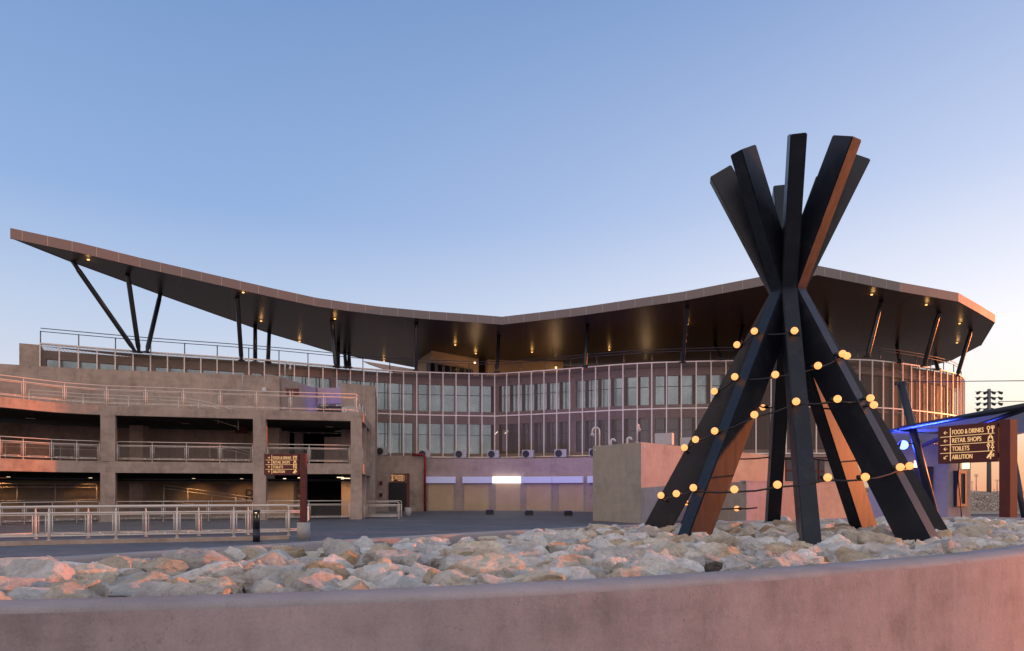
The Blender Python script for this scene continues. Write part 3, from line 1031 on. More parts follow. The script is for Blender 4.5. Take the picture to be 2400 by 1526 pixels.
# joints
jb = MB(); L_tot = acc[-1]; dist = 0.6
while dist < L_tot:
    i = max(k for k in range(len(acc)) if acc[k] <= dist)
    i = min(i, len(front) - 2)
    t_ = (dist - acc[i]) / (acc[i + 1] - acc[i])
    p = front[i].lerp(front[i + 1], t_); o0 = outf(i).lerp(outf(i + 1), t_) * .104
    d = (front[i + 1] - front[i]).normalized() * .012
    jb.hexa([p + o0 - d + zl, p + o0 + d + zl, p + d + zl, p - d + zl, p + o0 - d + zh, p + o0 + d + zh, p + d + zh, p - d + zh], 1)
    dist += random.choice((1.25, 1.3, 1.3, 1.35))
for v in jb.v: pass
nb = len(fb.v); fb.v += jb.v
for f in jb.f: fb.face([x + nb for x in f], False, 1)
fb.build('fascia', [M['fascia'], M['fascia_joint']], roof)
bb = MB()
for i in range(len(back) - 1):
    a, c = back[i], back[i + 1]; yb = Vector((0, .1, 0))
    bb.hexa([a + zl, c + zl, c + yb + zl, a + yb + zl, a + zh * .9, c + zh * .9, c + yb + zh * .9, a + yb + zh * .9])
bb.build('rear_fascia', M['fascia'], roof)

def soffit_hit(x, y):
    d = Vector(((x - 1200) / F, 1.0, -(y - HOR) / F)); o = Vector((0, 0, EYE))
    best = None
    for t in soff_tris:
        h = intersect_ray_tri(t[0], t[1], t[2], d, o, False) if False else intersect_ray_tri(t[0], t[1], t[2], d, o, True)
        if h is not None and (best is None or h.y < best.y): best = h
    return best
COLS = [((318, 825), (170, 613)), ((326, 826), (299, 642)), ((344, 826), (376, 689)), ((566, 846), (556, 696)), ((598, 849), (598, 764)), ((628, 850), (631, 778)),
        ((787, 860), (778, 750)), ((792, 861), (793, 806)), ((811, 862), (808, 829)), ((819, 862), (818, 832)), ((975, 868), (976, 757)), ((1165, 872), (1169, 786)), ((1371, 860), (1377, 760)),
        ((1600, 850), (1611, 719)), ((1690, 842), (1676, 806)), ((1726, 838), (1741, 764)), ((2033, 836), (2066, 704)), ((2110, 850), (2102, 812)), ((2165, 858), (2201, 731)), ((2198, 866), (2192, 842)), ((2243, 882), (2276, 774)), ((1925, 838), (1938, 764))]
for (bx, by_), (tx, ty) in COLS:
    top = soffit_hit(tx, ty)
    if top is None:
        print('no soffit', tx, ty); continue
    base = pxz(bx, by_, 11.66)
    if base.y > top.y + 6: base = px(bx, by_, top.y + 1)
    b = MB(); d = (top - base)
    top2 = top + Vector((0, 0, .05))
    b.tube([base, base + d * .04, base + d * .08, base + d * .9, base + d * .96, top2], .16, 10, rads=[.1, .12, .165, .165, .11, .11])
    b.tube([base - Vector((0, 0, .02)), base + Vector((0, 0, .06))], .26, 10)
    for s_ in (-1, 1):
        q = base + d * .9
        b.tube([q + Vector((s_ * .1, 0, 0)), top2 + Vector((s_ * .13, 0, 0))], .05, 6)
    b.build('column', M['column'], bld)
DL = [(207, 608), (570, 685), (612, 752), (702, 800), (785, 747), (1067, 808), (1115, 828), (1247, 825), (1428, 820), (2043, 690), (2171, 714), (2249, 758), (2243, 803), (1942, 797), (900, 846), (1611, 760)]
for (x, y) in DL:
    h = soffit_hit(x, y)
    if h is None: continue
    b = MB(); b.tube([h - Vector((0, 0, .01)), h - Vector((0, 0, .04))], .08, 12)
    b.build('downlight', M['downlight'], roof)
    ld = bpy.data.lights.new('downlight_glow', 'POINT'); ld.energy = 5; ld.color = (1, .5, .15); ld.shadow_soft_size = .1; ld.specular_factor = .2
    lo = bpy.data.objects.new('downlight_glow', ld); COL.objects.link(lo); lo.location = h - Vector((0, .1, .32))

# ---- penthouse on the terrace
pp = [px(978, 0, 71).xy, px(1012, 0, 66).xy, px(1122, 0, 70.3).xy]
b = MB(); b.band(pp, 11.6, 15.6, 1.5); pent = b.build('penthouse_wall', M['beige'], bld)
b = MB(); b.band([px(1143, 0, 70.8).xy, px(1320, 0, 73.2).xy], 11.6, 15.5, 1.5); b.build('penthouse_wall', M['beige'], bld)
b = MB(); b.band([px(1322, 0, 74.5).xy, px(1550, 0, 75.5).xy, px(1900, 0, 75).xy], 11.6, 15.3, 1.0); b.build('penthouse_wall', M['plaster'], bld)
b = MB(); b.band([px(1123, 0, 71.5).xy, px(1142, 0, 72).xy], 11.6, 15.3, .3); b.build('penthouse_door', M['dark_glass'], bld)
b = MB(); b.band([px(1004, 0, 65.5).xy, px(1105, 0, 69.3).xy], 11.7, 14.0, .2)
pg = b.build('penthouse_window', M['dark_glass'], bld)
b = MB()
for k in range(7):
    q = px(1004 + k * 16.8, 0, 65.4 + k * .64).xy
    b.wall(q - Vector((.2, 0)), q + Vector((.2, 0)), 11.7, 14.0, .12)
b.build('frame', M['grey_metal'], pg)
b = MB(); b.poly([px(850, 846, 76), px(862, 852, 76), px(955, 884, 76), px(1012, 884, 76), px(1012, 872, 76)])
me_ = b
q2 = [p + Vector((0, .6, 0)) for p in b.v[:5]]
b.v += q2; b.face([9, 8, 7, 6, 5])
for i in range(5): b.face([i, (i + 1) % 5, 5 + (i + 1) % 5, 5 + i])
b.build('rear_parapet', M['pink_plaster'], bld)
for (x, y, Yd) in ((1113, 850, 68.5), (1303, 862, 72.4), (1513, 862, 74)):
    p = px(x, y, Yd)
    b = MB(); b.box(p.x - .1, p.x + .1, p.y - .15, p.y, p.z - .1, p.z + .1)
    b.build('wall_lamp', M['warm_lens'], bld)
    ld = bpy.data.lights.new('wall_lamp_glow', 'POINT'); ld.energy = 50; ld.color = (1, .60, .30); ld.shadow_soft_size = .4; ld.specular_factor = 0
    lo = bpy.data.objects.new('wall_lamp_glow', ld); COL.objects.link(lo); lo.location = p + Vector((0, -1.0, -2.3))

# ---- shop row
shop = [px(988, 0, 57.0).xy, px(1100, 0, 57.2).xy, px(1230, 0, 56.8).xy, px(1340, 0, 55.6).xy, px(1480, 0, 53.5).xy]
def on_shop(x):
    pxs = [988, 1100, 1230, 1340, 1480]
    i = max(k for k in range(4) if pxs[k] <= x)
    # intersection of the view ray with the segment
    a, c = shop[i], shop[i + 1]; s_ = (x - 1200) / F
    dx, dy = c.x - a.x, c.y - a.y
    t = (a.x - s_ * a.y) / (s_ * dy - dx)
    return Vector((a.x + dx * t, a.y + dy * t)), Vector((dx, dy)).normalized()
b = MB(); b.band(shop, 0, 4.38, 2.6)
b.build('shop_wall', M['pink_plaster'], bld)
SH = [(1003, 1065), (1087, 1147), (1161, 1220), (1233, 1293), (1309, 1369)]
for (x0, x1) in SH:
    a, d = on_shop(x0); c, d2 = on_shop(x1)
    nn = Vector((-d.y, d.x))
    b = MB(); H_ = 2.28; ns = 24; z0 = .10
    b.wall(a - nn * .02, c - nn * .02, z0, H_, .02)
    for k in range(ns):
        za = z0 + (H_ - z0) * k / ns; zb = z0 + (H_ - z0) * (k + .82) / ns
        b.wall(a - nn * .045, c - nn * .045, za, zb, .02)
    s_ = b.build('shutter', M['shutter'], bld)
    b = MB()
    for q in (a, c):
        b.wall(q - d * .05 - nn * .08, q + d * .05 - nn * .08, 0, H_, .08)
    b.wall(a - nn * .06, c - nn * .06, .0, z0, .06)
    b.build('guide_rail', M['plaster_grey'], s_)
SB = [(997, 1068, 0), (1084, 1154.5, 0), (1155, 1221, 1), (1221.5, 1293, 0), (1297, 1368, 0), (1380, 1452, 0)]
for (x0, x1, lit) in SB:
    a, d = on_shop(x0); c, _ = on_shop(x1); nn = Vector((-d.y, d.x))
    b = MB(); b.wall(a - nn * .4, c - nn * .4, 2.33, 2.86, .4)
    o = b.build('sign_box', M['sign_lit'] if lit else M['sign_box'], bld)
    if lit: o['label'] = 'glowing white lit sign box'
# the side block with the dark door
blk = [px(868, 0, 55.9).xy, px(997, 0, 56.1).xy]
b = MB(); b.wall(blk[0], blk[1], 0, 4.56, 3.2); b.build('side_block', M['plaster'], bld)
b = MB(); b.wall(px(911, 0, 55.84).xy, px(955, 0, 55.9).xy, .02, 2.38, .2); dr = b.build('door', M['door'], bld)
b = MB(); q = px(915, 1168, 55.8); b.tube([q, q + Vector((0, 0, .2))], .03, 6); b.build('handle', M['grey_metal'], dr)
for (x, y) in ((893, 1132), (893, 1160)):
    q = px(x, y, 55.85); b = MB(); b.box(q.x - .1, q.x + .1, q.y - .1, q.y + .1, q.z - .14, q.z + .14); b.build('wall_box', M['rust'], bld)
b = MB(); q0 = px(996, 1197, 55.9); q1 = px(996, 1075, 55.9); q2 = px(966, 1072, 55.9)
q1.z = 4.62; q2.z = 4.66; q0.z = 0
b.tube([q0, q1 - Vector((0, 0, .15)), q1 + Vector((-.1, 0, 0)), q2], .09, 8)
for zz in (.9, 3.3): b.tube([Vector((q0.x, q0.y, zz)), Vector((q0.x, q0.y, zz + .1))], .13, 8)
b.build('red_pipe', M['red_pipe'], bld)
# lower right ground floor openings
def on_line(x, off=0.0):
    best = None; s_ = (x - 1200) / F
    for i in range(len(line) - 1):
        a, c = line[i], line[i + 1]; dx, dy = c.x - a.x, c.y - a.y
        den = (s_ * dy - dx)
        if abs(den) < 1e-9: continue
        t = (a.x - s_ * a.y) / den
        if -1e-6 <= t <= 1 + 1e-6:
            p = Vector((a.x + dx * t, a.y + dy * t))
            if best is None or p.y < best[0].y:
                best = (p, Vector((dx, dy)).normalized())
    p, d = best; nn = Vector((-d.y, d.x))
    return p + nn * off, d
for (x0, x1, y0, y1, m) in ((1842, 1885, 1076, 1130, 'dark_glass'), (1905, 1935, 1076, 1134, 'dark_glass'), (1972, 2000, 1078, 1143, 'lit_pane'), (2003, 2040, 1078, 1143, 'lit_pane')):
    a, d = on_line(x0, .2); c, _ = on_line(x1, .2)
    z1 = EYE + (HOR - y0) / F * a.y; z0 = EYE + (HOR - y1) / F * a.y
    b = MB(); b.wall(a, c, z0, z1, .06); w = b.build('window', M[m], bld)
    b = MB(); nn = Vector((-d.y, d.x))
    b.wall(a - nn * .05, c - nn * .05, (z0 + z1) / 2 - .08, (z0 + z1) / 2 + .08, .04)
    b.wall(a - nn * .08, a + d * .1 - nn * .08, z0, z1, .06)
    mid = (a + c) / 2; b.wall(mid - nn * .08, mid + d * .1 - nn * .08, z0, z1, .06)
    b.build('frame', M['rust'], w)

# ------------------------------------------------------------------ left terrace building
tb = thing('terrace_building', 'two storey brown plaster ramp building with open decks and cream railings', 'building', (-17, 40, 0))
fp = [Vector((-31.5, 26.0)), Vector((-28.2, 30.2)), Vector((-25.3, 33.7)), px(125, 0, 35.9).xy, px(250, 0, 37.3).xy, px(600, 0, 39.3).xy, px(848, 0, 40.6).xy]
fp_s = resample(fp[:5], 0.8) + [fp[5], fp[6]]
sp_ = [fp[6], Vector((-10.36, 51.3))]
ZD1, ZD2 = 3.3, 6.35
def back_of(pts, d):
    out = []
    for i in range(len(pts)):
        t = (pts[min(i + 1, len(pts) - 1)] - pts[max(i - 1, 0)]).normalized()
        out.append(pts[i] + Vector((-t.y, t.x)) * d)
    return out
b = MB(); b.band(fp_s, 5.83, ZD2, .35); b.build('upper_beam', M['plaster'], tb)
b = MB(); b.band(fp_s, 2.68, ZD1, .35); b.build('lower_beam', M['plaster'], tb)
b = MB(); b.band(sp_[::-1] if False else [sp_[0] + Vector((0.003, .36)), sp_[1]], 5.83, ZD2, .35); b.build('side_upper_beam', M['plaster'], tb)
b = MB(); b.band([sp_[0] + Vector((0.003, .36)), sp_[1]], 2.68, ZD1, .35); b.build('side_lower_beam', M['plaster'], tb)
for z, nm in ((ZD2 - .25, 'roof_deck'), (ZD1 - .25, 'middle_deck')):
    b = MB(); b.band(fp_s, z - .12, z + .2, 10.2, 0, .34); b.build(nm, [M['plaster_grey']], tb)
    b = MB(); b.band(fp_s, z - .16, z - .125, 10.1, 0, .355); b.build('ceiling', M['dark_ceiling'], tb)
def pillar(x0, x1, Y0, Y1, z0, z1, t, mat=M['plaster'], name='pillar'):
    b = MB(); b.wall(px(x0, 0, Y0).xy, px(x1, 0, Y1).xy, z0, z1, t)
    return b.build(name, mat, tb)
def on_front(x, off=0):
    s_ = (x - 1200) / F
    for i in range(len(fp_s) - 1):
        a, c = fp_s[i], fp_s[i + 1]; dx, dy = c.x - a.x, c.y - a.y
        t = (a.x - s_ * a.y) / (s_ * dy - dx)
        if -1e-6 <= t <= 1 + (.05 if i == len(fp_s) - 2 else 1e-6):
            d = Vector((dx, dy)).normalized()
            return Vector((a.x + dx * t, a.y + dy * t)) + Vector((-d.y, d.x)) * off, d
    raise ValueError(x)
for (x0, x1) in ((235, 270), (593, 623), (822, 848.5)):
    a, _ = on_front(x0); c, _ = on_front(x1)
    d = (c - a).normalized(); nn = Vector((-d.y, d.x))
    for z0, z1 in ((0, 2.68), (ZD1, 5.83)):
        b = MB(); b.wall(a + nn * .004, c + nn * .004, z0, z1, .7)
        b.build('pillar', M['plaster'], tb)
sd = (sp_[1] - sp_[0]).normalized()
for k, s0 in enumerate((3.2, 6.2, 9.6)):
    q = sp_[0] + sd * s0
    for z0, z1 in ((0, 2.68), (ZD1, 5.83)):
        b = MB(); b.wall(q, q + sd * .45, z0, z1, .45); b.build('pillar', M['plaster'], tb)
# inner walls and pillars
bk = back_of(fp_s, 9.2)
b = MB(); b.band(fp_s[:-1], ZD1 + .1, 5.72, .3, 0, 7.2); b.build('inner_wall', M['plaster'], tb)
b = MB(); b.band(fp_s[:-1], 0, 2.3, .3, 0, 6.6); b.build('inner_wall', M['back_wall'], tb)
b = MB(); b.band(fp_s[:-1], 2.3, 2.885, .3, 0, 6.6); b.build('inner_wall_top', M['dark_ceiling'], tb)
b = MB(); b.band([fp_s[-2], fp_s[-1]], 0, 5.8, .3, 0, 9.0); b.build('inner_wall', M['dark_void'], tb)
for (x0, x1, Yd, z0, z1, m) in ((303, 335, 42, ZD1, 5.72, 'plaster'), (626, 653, 43.5, ZD1, 5.72, 'plaster'), (657, 672, 46, ZD1, 5.72, 'plaster'), (690, 705, 47, ZD1, 5.72, 'plaster'),
                                (626, 688, 44.5, 0, 2.4, 'beige'), (690, 712, 45.5, 0, 2.4, 'beige'), (800, 822, 44.5, 0, 2.4, 'beige'), (303, 335, 41.5, 0, 2.4, 'plaster'), (760, 824, 47, ZD1, 5.4, 'plaster')):
    a = px(x0, 0, Yd).xy; c = px(x1, 0, Yd).xy
    b = MB(); b.wall(a, c, z0, z1, .6); b.build('inner_pillar', M[m], tb)
# cable trays and ceiling lights of the ground floor
b = MB()
for off in (1.6, 2.7):
    b.tube([Vector((*p, 2.36)) for p in back_of(fp_s, off)], .05, 6)
    b.tube([Vector((*p, 2.30)) for p in back_of(fp_s, off + .25)], .035, 6)
b.build('cable_tray', M['frame_black'], tb)
warm = [(95, 3.9), (215, 3.9), (420, 4.3), (545, 4.3), (655, 2.8), (800, 2.8)]
for (x, off) in warm:
    q, d = on_front(x, off)
    b = MB(); b.tube([Vector((*q, 2.46)), Vector((*q, 2.38))], .09, 10); b.build('ceiling_light', M['led_strip'], tb)
    ld = bpy.data.lights.new('ceiling_light_glow', 'SPOT'); ld.energy = 55; ld.color = (1, .5, .17); ld.spot_size = R(80); ld.spot_blend = .6; ld.shadow_soft_size = .08
    lo = bpy.data.objects.new('ceiling_light_glow', ld); COL.objects.link(lo)
    nn = Vector((-d.y, d.x)); lo.location = (*q, 2.3); lo.rotation_euler = Vector((nn.x * .9, nn.y * .9, -.75)).to_track_quat('-Z', 'Y').to_euler()
for (x, y, Yd) in ((698, 1120, 43), (790, 1119, 43), (805, 1121, 44), (765, 1000, 42), (785, 1010, 43.5), (60, 980, 37), (425, 992, 41)):
    q = px(x, y, Yd); b = MB(); b.tube([q, q + Vector((.35, .3, 0))], .025, 6); b.build('ceiling_light', M['led_strip'] if y > 1100 else M['ac_white'], tb)
# letters painted on the inner walls
def text_mesh(body, size, depth=0.0, align='LEFT'):
    cu = bpy.data.curves.new('lettering', 'FONT'); cu.body = body; cu.size = size; cu.extrude = depth; cu.align_x = align
    ob = bpy.data.objects.new('tmp_text', cu); COL.objects.link(ob)
    bpy.context.view_layer.update()
    me = bpy.data.meshes.new_from_object(ob.evaluated_get(bpy.context.evaluated_depsgraph_get()))
    bpy.data.objects.remove(ob); bpy.data.curves.remove(cu)
    return me
def place_text(body, size, loc, mat, parent, rz=0.0, width=None, name='lettering', depth=.004, align='LEFT'):
    me = text_mesh(body, size, depth, align)
    if width:
        xs = [v.co.x for v in me.vertices]; w = max(xs) - min(xs)
        for v in me.vertices: v.co.x *= width / w
    me.materials.clear(); me.materials.append(mat)
    o = bpy.data.objects.new(name, me); COL.objects.link(o)
    o.parent = parent; o.rotation_euler = (R(90), 0, rz)
    o.location = Vector(loc) - (WLOC[parent.name] if parent.name in WLOC else Vector())
    return o
qR, dR = min((on_front(500 + k, 6.55) for k in range(100)), key=lambda t: abs(pixel(t[0]) - 572))
place_text('R', 1.25, (qR.x, qR.y, EYE + (HOR - 1177) / F * qR.y), M['rubber'], tb, math.atan2(dR.y, dR.x))
b = MB(); q = px(692, 1150, 45.4)
b.strokes([(0, 0), (.0, -.45), (.08, -.75)], .05, q.y, q.x, q.z); b.strokes([(-.03, .0), (.05, .12), (.1, -.02)], .05, q.y, q.x, q.z)
b.strokes([(.25, .1), (.25, -.2), (.45, -.2), (.45, .1)], .05, q.y, q.x, q.z); b.strokes([(.2, -.5), (.5, -.5)], .06, q.y, q.x, q.z); b.strokes([(.35, -.65), (.5, -.65)], .06, q.y, q.x, q.z)
b.build('wall_graphic', M['rubber'], tb)
b = MB(); q = px(553, 1012, 44.8); b.box(q.x, q.x + .75, q.y - .2, q.y, q.z - .1, q.z + .3); b.build('wall_box', M['rust'], tb)
# upper volume on the deck
uw = [Vector((-34, 30.5)), px(0, 0, 40.1).xy - Vector((.6, .8)), px(180, 0, 41.2).xy, px(655, 0, 44.0).xy]
b = MB(); b.band(uw, ZD2 - .03, 9.08, .4); b.build('upper_wall', M['plaster'], tb)
a = px(655, 0, 44.0).xy; c = px(745, 0, 49.5).xy
b = MB(); b.wall(a + Vector((0.003, .41)), c, ZD2 - .03, 9.08, .35); b.build('upper_side_wall', M['pink_plaster'], tb)
b = MB(); b.wall(px(744, 0, 49.2).xy, px(802, 0, 49.0).xy, 7.95, 9.1, .4); b.build('recess_wall', M['pink_plaster'], tb)
b = MB(); b.wall(px(738, 0, 50.5).xy, px(806, 0, 50.5).xy, ZD2 - .03, 7.95, .3); b.build('recess_door', M['door'], tb)
a = px(800, 0, 47).xy; c = px(879, 0, 48.5).xy; e = px(884, 0, 55.5).xy
b = MB(); b.hexa([(a.x, a.y, 0), (c.x, c.y, 0), (e.x, e.y, 0), (a.x, e.y, 0), (a.x, a.y, 9.12), (c.x, c.y, 9.12), (e.x, e.y, 9.12), (a.x, e.y, 9.12)])
b.build('stair_block', M['plaster'], tb)
# drain lines and a junction box on the upper wall
b = MB()
for x in (568, 620, 655 + 0):
    q = px(x, 0, lerp(41.2, 44.0, (x - 180) / 475) - .03).xy
    if x < 650: b.tube([Vector((*q, 9.05)), Vector((*q, 8.1 if x == 568 else 8.5))], .02, 5)
q = px(620, 913, 43.7); b.box(q.x - .12, q.x + .12, q.y - .12, q.y + .1, q.z - .1, q.z + .12)
b.build('junction_box', M['white_plastic'], tb)

def rail_pts(xs, off, z):
    out = []
    for x in xs:
        q, d = on_front(x, off); out.append(Vector((q.x, q.y, z)))
    return out
top_line = [Vector((p.x, p.y, ZD2)) for p in back_of(fp_s[::3], .18)]
mid = [p for p in fp_s[2:] ]
tpr = [Vector((p.x, p.y, ZD2)) for p in back_of(resample(fp[1:5], 2.0), .18)] + rail_pts([600, 835], .18, ZD2)
railing('deck_railing', tpr, M['cream_metal'], M['wire'], tb, spacing=2.2, panels=True)
q0 = rail_pts([835], .18, ZD2)[0]
railing('side_railing', [q0, Vector((sp_[1].x - .3, sp_[1].y, ZD2))], M['cream_metal'], M['wire'], tb, spacing=2.0, panels=True, ends=(False, True))
railing('middle_railing', rail_pts([3, 60, 125, 180, 233], .2, ZD1), M['cream_metal'], M['wire'], tb, spacing=2.2)
railing('middle_railing', rail_pts([272, 591], .2, ZD1), M['cream_metal'], M['wire'], tb, spacing=2.0)
railing('middle_railing', rail_pts([625, 820], .2, ZD1), M['cream_metal'], M['wire'], tb, spacing=2.2)
railing('side_railing', [Vector((q0.x + .05, q0.y + .7, ZD1)), Vector((sp_[1].x - .2, sp_[1].y, ZD1))], M['cream_metal'], M['wire'], tb, spacing=2.0)
railing('ground_railing', rail_pts([3, 60, 125, 180, 233], .1, 0), M['cream_metal'], M['wire'], tb, spacing=2.2)
railing('ground_railing', rail_pts([272, 591], .1, 0), M['cream_metal'], M['wire'], tb, spacing=2.2)
railing('ground_railing', rail_pts([625, 820], .1, 0), M['cream_metal'], M['wire'], tb, spacing=2.2)
# ramp railings inside
def ramp_rail(x0, x1, off, z0, z1, n=4, curve=0):
    pts = []
    for k in range(n + 1):
        t = k / n; x = lerp(x0, x1, t); q, d = on_front(x, off); pts.append(Vector((q.x, q.y, lerp(z0, z1, t) + curve * math.sin(t * PI))))
    railing('ramp_railing', pts, M['cream_metal'], M['wire'], tb, spacing=2.4, panels=False)
ramp_rail(345, 545, 2.6, ZD2 - .2, ZD2 - .95, 4, .25)
ramp_rail(120, 345, 2.6, ZD2 - .25, ZD2 - .2, 3)
ramp_rail(455, 560, 5.2, ZD1 + .25, ZD1 - .2, 3, .08)
ramp_rail(40, 235, 4.8, ZD1 + .0, ZD1 - .05, 3)
ramp_rail(335, 590, 5.0, .95, .1, 4)
ramp_rail(10, 232, 5.0, 1.0, 1.0, 3)

# ------------------------------------------------------------------ plaza fences
def ground_px(x, y): return pxz(x, y, 0)
near_f = [ground_px(-190, 1287), ground_px(-30, 1280), ground_px(115, 1276.5), ground_px(272, 1273), ground_px(415, 1270), ground_px(548, 1267), ground_px(677, 1263.5)]
kb = MB(); kb.band([p.xy for p in near_f], 0, .13, .22, 0, -.12)
kerb = tag(kb.build('ramp_kerb', M['plaster'], None), 'low brown plaster kerb under the front cream fence', 'kerb')
railing('ramp_fence', [p + Vector((0, 0, .13)) for p in near_f], M['cream_metal'], M['wire'], None, 'cream tubular fence with mesh panels on the plaster kerb, nearest the bollard light', 'cream fences along the ramp', spacing=2.4, h1=1.06, h2=.86, r1=.034, r2=.028, curl=True, cat='fence')
far_f = [p + Vector((-.75, 3.2, 0)) for p in near_f]
far_f[-1] = near_f[-1] + Vector((-.2, 2.9, 0))
railing('ramp_fence', [p + Vector((0, 0, .0)) for p in far_f], M['cream_metal'], M['wire'], None, 'cream tubular fence with mesh panels behind the kerb fence, without a kerb', 'cream fences along the ramp', spacing=2.3, h1=1.1, h2=.9, r1=.034, r2=.028, curl=True, cat='fence')
# barrier beside the corner pillar
ba = [pxz(853, 1216, 0), pxz(935, 1216, 0)]
railing('ramp_barrier', ba, M['cream_metal'], M['wire'], None, 'short cream tube barrier in front of the dark door, nearer of two', 'cream barriers by the dark door', spacing=5, h1=1.02, h2=.82, curl=True, cat='barrier', finial=False)
ba = [pxz(858, 1212, 0), pxz(941, 1212.5, 0)]
railing('ramp_barrier', ba, M['cream_metal'], M['wire'], None, 'short cream tube barrier in front of the dark door, farther of two', 'cream barriers by the dark door', spacing=5, h1=1.06, h2=.82, curl=True, cat='barrier', finial=False)

# ------------------------------------------------------------------ bollard light
q = ground_px(601, 1270)
bo = thing('bollard_light', 'black bollard light with slotted lamp head in front of the cream fence', 'bollard light', q)
b = MB(); b.cyl((q.x, q.y), .115, 0, .42, 24); b.cyl((q.x, q.y), .115, .98, 1.06, 24)
b.tube([q + Vector((0, 0, 0)), q + Vector((0, 0, .012))], .16, 20)
b.build('body', M['steel_black'], bo)
for k in range(4):
    a = R(45 + 90 * k)
    b = MB(); c = q + Vector((math.cos(a) * .092, math.sin(a) * .092, 0)); b.tube([c + Vector((0, 0, .42)), c + Vector((0, 0, .98))], .024, 8); b.build('rib', M['steel_black'], bo)
b = MB(); b.cyl((q.x, q.y), .05, .955, .985, 16); b.build('lamp', M['warm_lens'], bo)
b = MB(); b.cyl((q.x, q.y), .03, .42, .93, 12); b.build('core', M['steel_black'], bo)
ld = bpy.data.lights.new('bollard_glow', 'POINT'); ld.energy = 9; ld.color = (1, .55, .2); ld.shadow_soft_size = .05
lo = bpy.data.objects.new('bollard_glow', ld); COL.objects.link(lo); lo.location = q + Vector((0, .02, .88))

# ------------------------------------------------------------------ wayfinding signs
def icon(b, kind, x, z, s, y):
    w = s * .09
    if kind == 'food':
        ring = [(x - .3 * s + .2 * s * math.cos(t * PI / 6), z + .22 * s + .24 * s * math.sin(t * PI / 6)) for t in range(13)]
        b.strokes(ring, w, y); b.strokes([(x - .3 * s, z), (x - .3 * s, z - .5 * s)], w * 1.5, y)
        for k in (-.2, 0, .2): b.strokes([(x + (.32 + k) * s, z + .48 * s), (x + (.32 + k) * s, z + .12 * s)], w, y)
        b.strokes([(x + .12 * s, z + .12 * s), (x + .52 * s, z + .12 * s)], w, y); b.strokes([(x + .32 * s, z + .1 * s), (x + .32 * s, z - .5 * s)], w * 1.5, y)
    elif kind == 'bag':
        b.strokes([(x - .36 * s, z - .46 * s), (x + .36 * s, z - .46 * s), (x + .28 * s, z + .15 * s), (x - .28 * s, z + .15 * s), (x - .36 * s, z - .46 * s)], w * 1.2, y)
        b.strokes([(x - .16 * s, z - .05 * s), (x - .14 * s, z + .36 * s), (x, z + .48 * s), (x + .14 * s, z + .36 * s), (x + .16 * s, z - .05 * s)], w, y)
    elif kind == 'wc':
        for sx in (-.3, .3):
            ring = [(x + sx * s + .1 * s * math.cos(t * PI / 4), z + .42 * s + .1 * s * math.sin(t * PI / 4)) for t in range(9)]
            b.strokes(ring, w * .8, y)
            if sx < 0: b.strokes([(x + (sx - .2) * s, z + .24 * s), (x + (sx + .2) * s, z + .24 * s), (x + sx * s, z - .2 * s), (x + (sx - .2) * s, z + .24 * s)], w, y)
            else: b.strokes([(x + (sx - .2) * s, z - .18 * s), (x + (sx + .2) * s, z - .18 * s), (x + sx * s, z + .28 * s), (x + (sx - .2) * s, z - .18 * s)], w, y)
            b.strokes([(x + sx * s, z - .2 * s), (x + sx * s, z - .5 * s)], w * 1.2, y)
    elif kind == 'wash':
        ring = [(x + .12 * s + .09 * s * math.cos(t * PI / 4), z + .42 * s + .09 * s * math.sin(t * PI / 4)) for t in range(9)]
        b.strokes(ring, w * 1.3, y)
        b.strokes([(x + .02 * s, z + .25 * s), (x - .25 * s, z - .05 * s), (x - .45 * s, z - .32 * s)], w * 2.6, y)
        b.strokes([(x, z + .22 * s), (x + .18 * s, z - .0 * s), (x + .5 * s, z + .2 * s)], w * 1.2, y)
        b.strokes([(x - .2 * s, z - .1 * s), (x + .02 * s, z - .15 * s), (x + .0 * s, z - .5 * s)], w * 1.8, y)
        b.strokes([(x + .22 * s, z - .14 * s), (x + .5 * s, z - .14 * s)], w, y); b.strokes([(x + .5 * s, z + .05 * s), (x + .42 * s, z - .1 * s)], w, y)
def arrow(b, kind, x, z, s, y):
    w = s * .13
    rot = {'right': 0, 'up': PI / 2, 'left': PI, 'downleft': PI * 1.25}[kind]
    def T(p): return (x + p[0] * math.cos(rot) - p[1] * math.sin(rot), z + p[0] * math.sin(rot) + p[1] * math.cos(rot))
    if kind == 'downleft':
        b.strokes([(x + .55 * s, z + .32 * s), (x + .1 * s, z + .3 * s), (x - .4 * s, z - .35 * s)], w, y)
        b.strokes([(x - .42 * s, z + .1 * s), (x - .42 * s, z - .37 * s), (x + .1 * s, z - .37 * s)], w, y)
        return
    b.strokes([T((-.45 * s, 0)), T((.42 * s, 0))], w, y)
    b.strokes([T((.05 * s, .36 * s)), T((.42 * s, 0)), T((.05 * s, -.36 * s))], w, y)

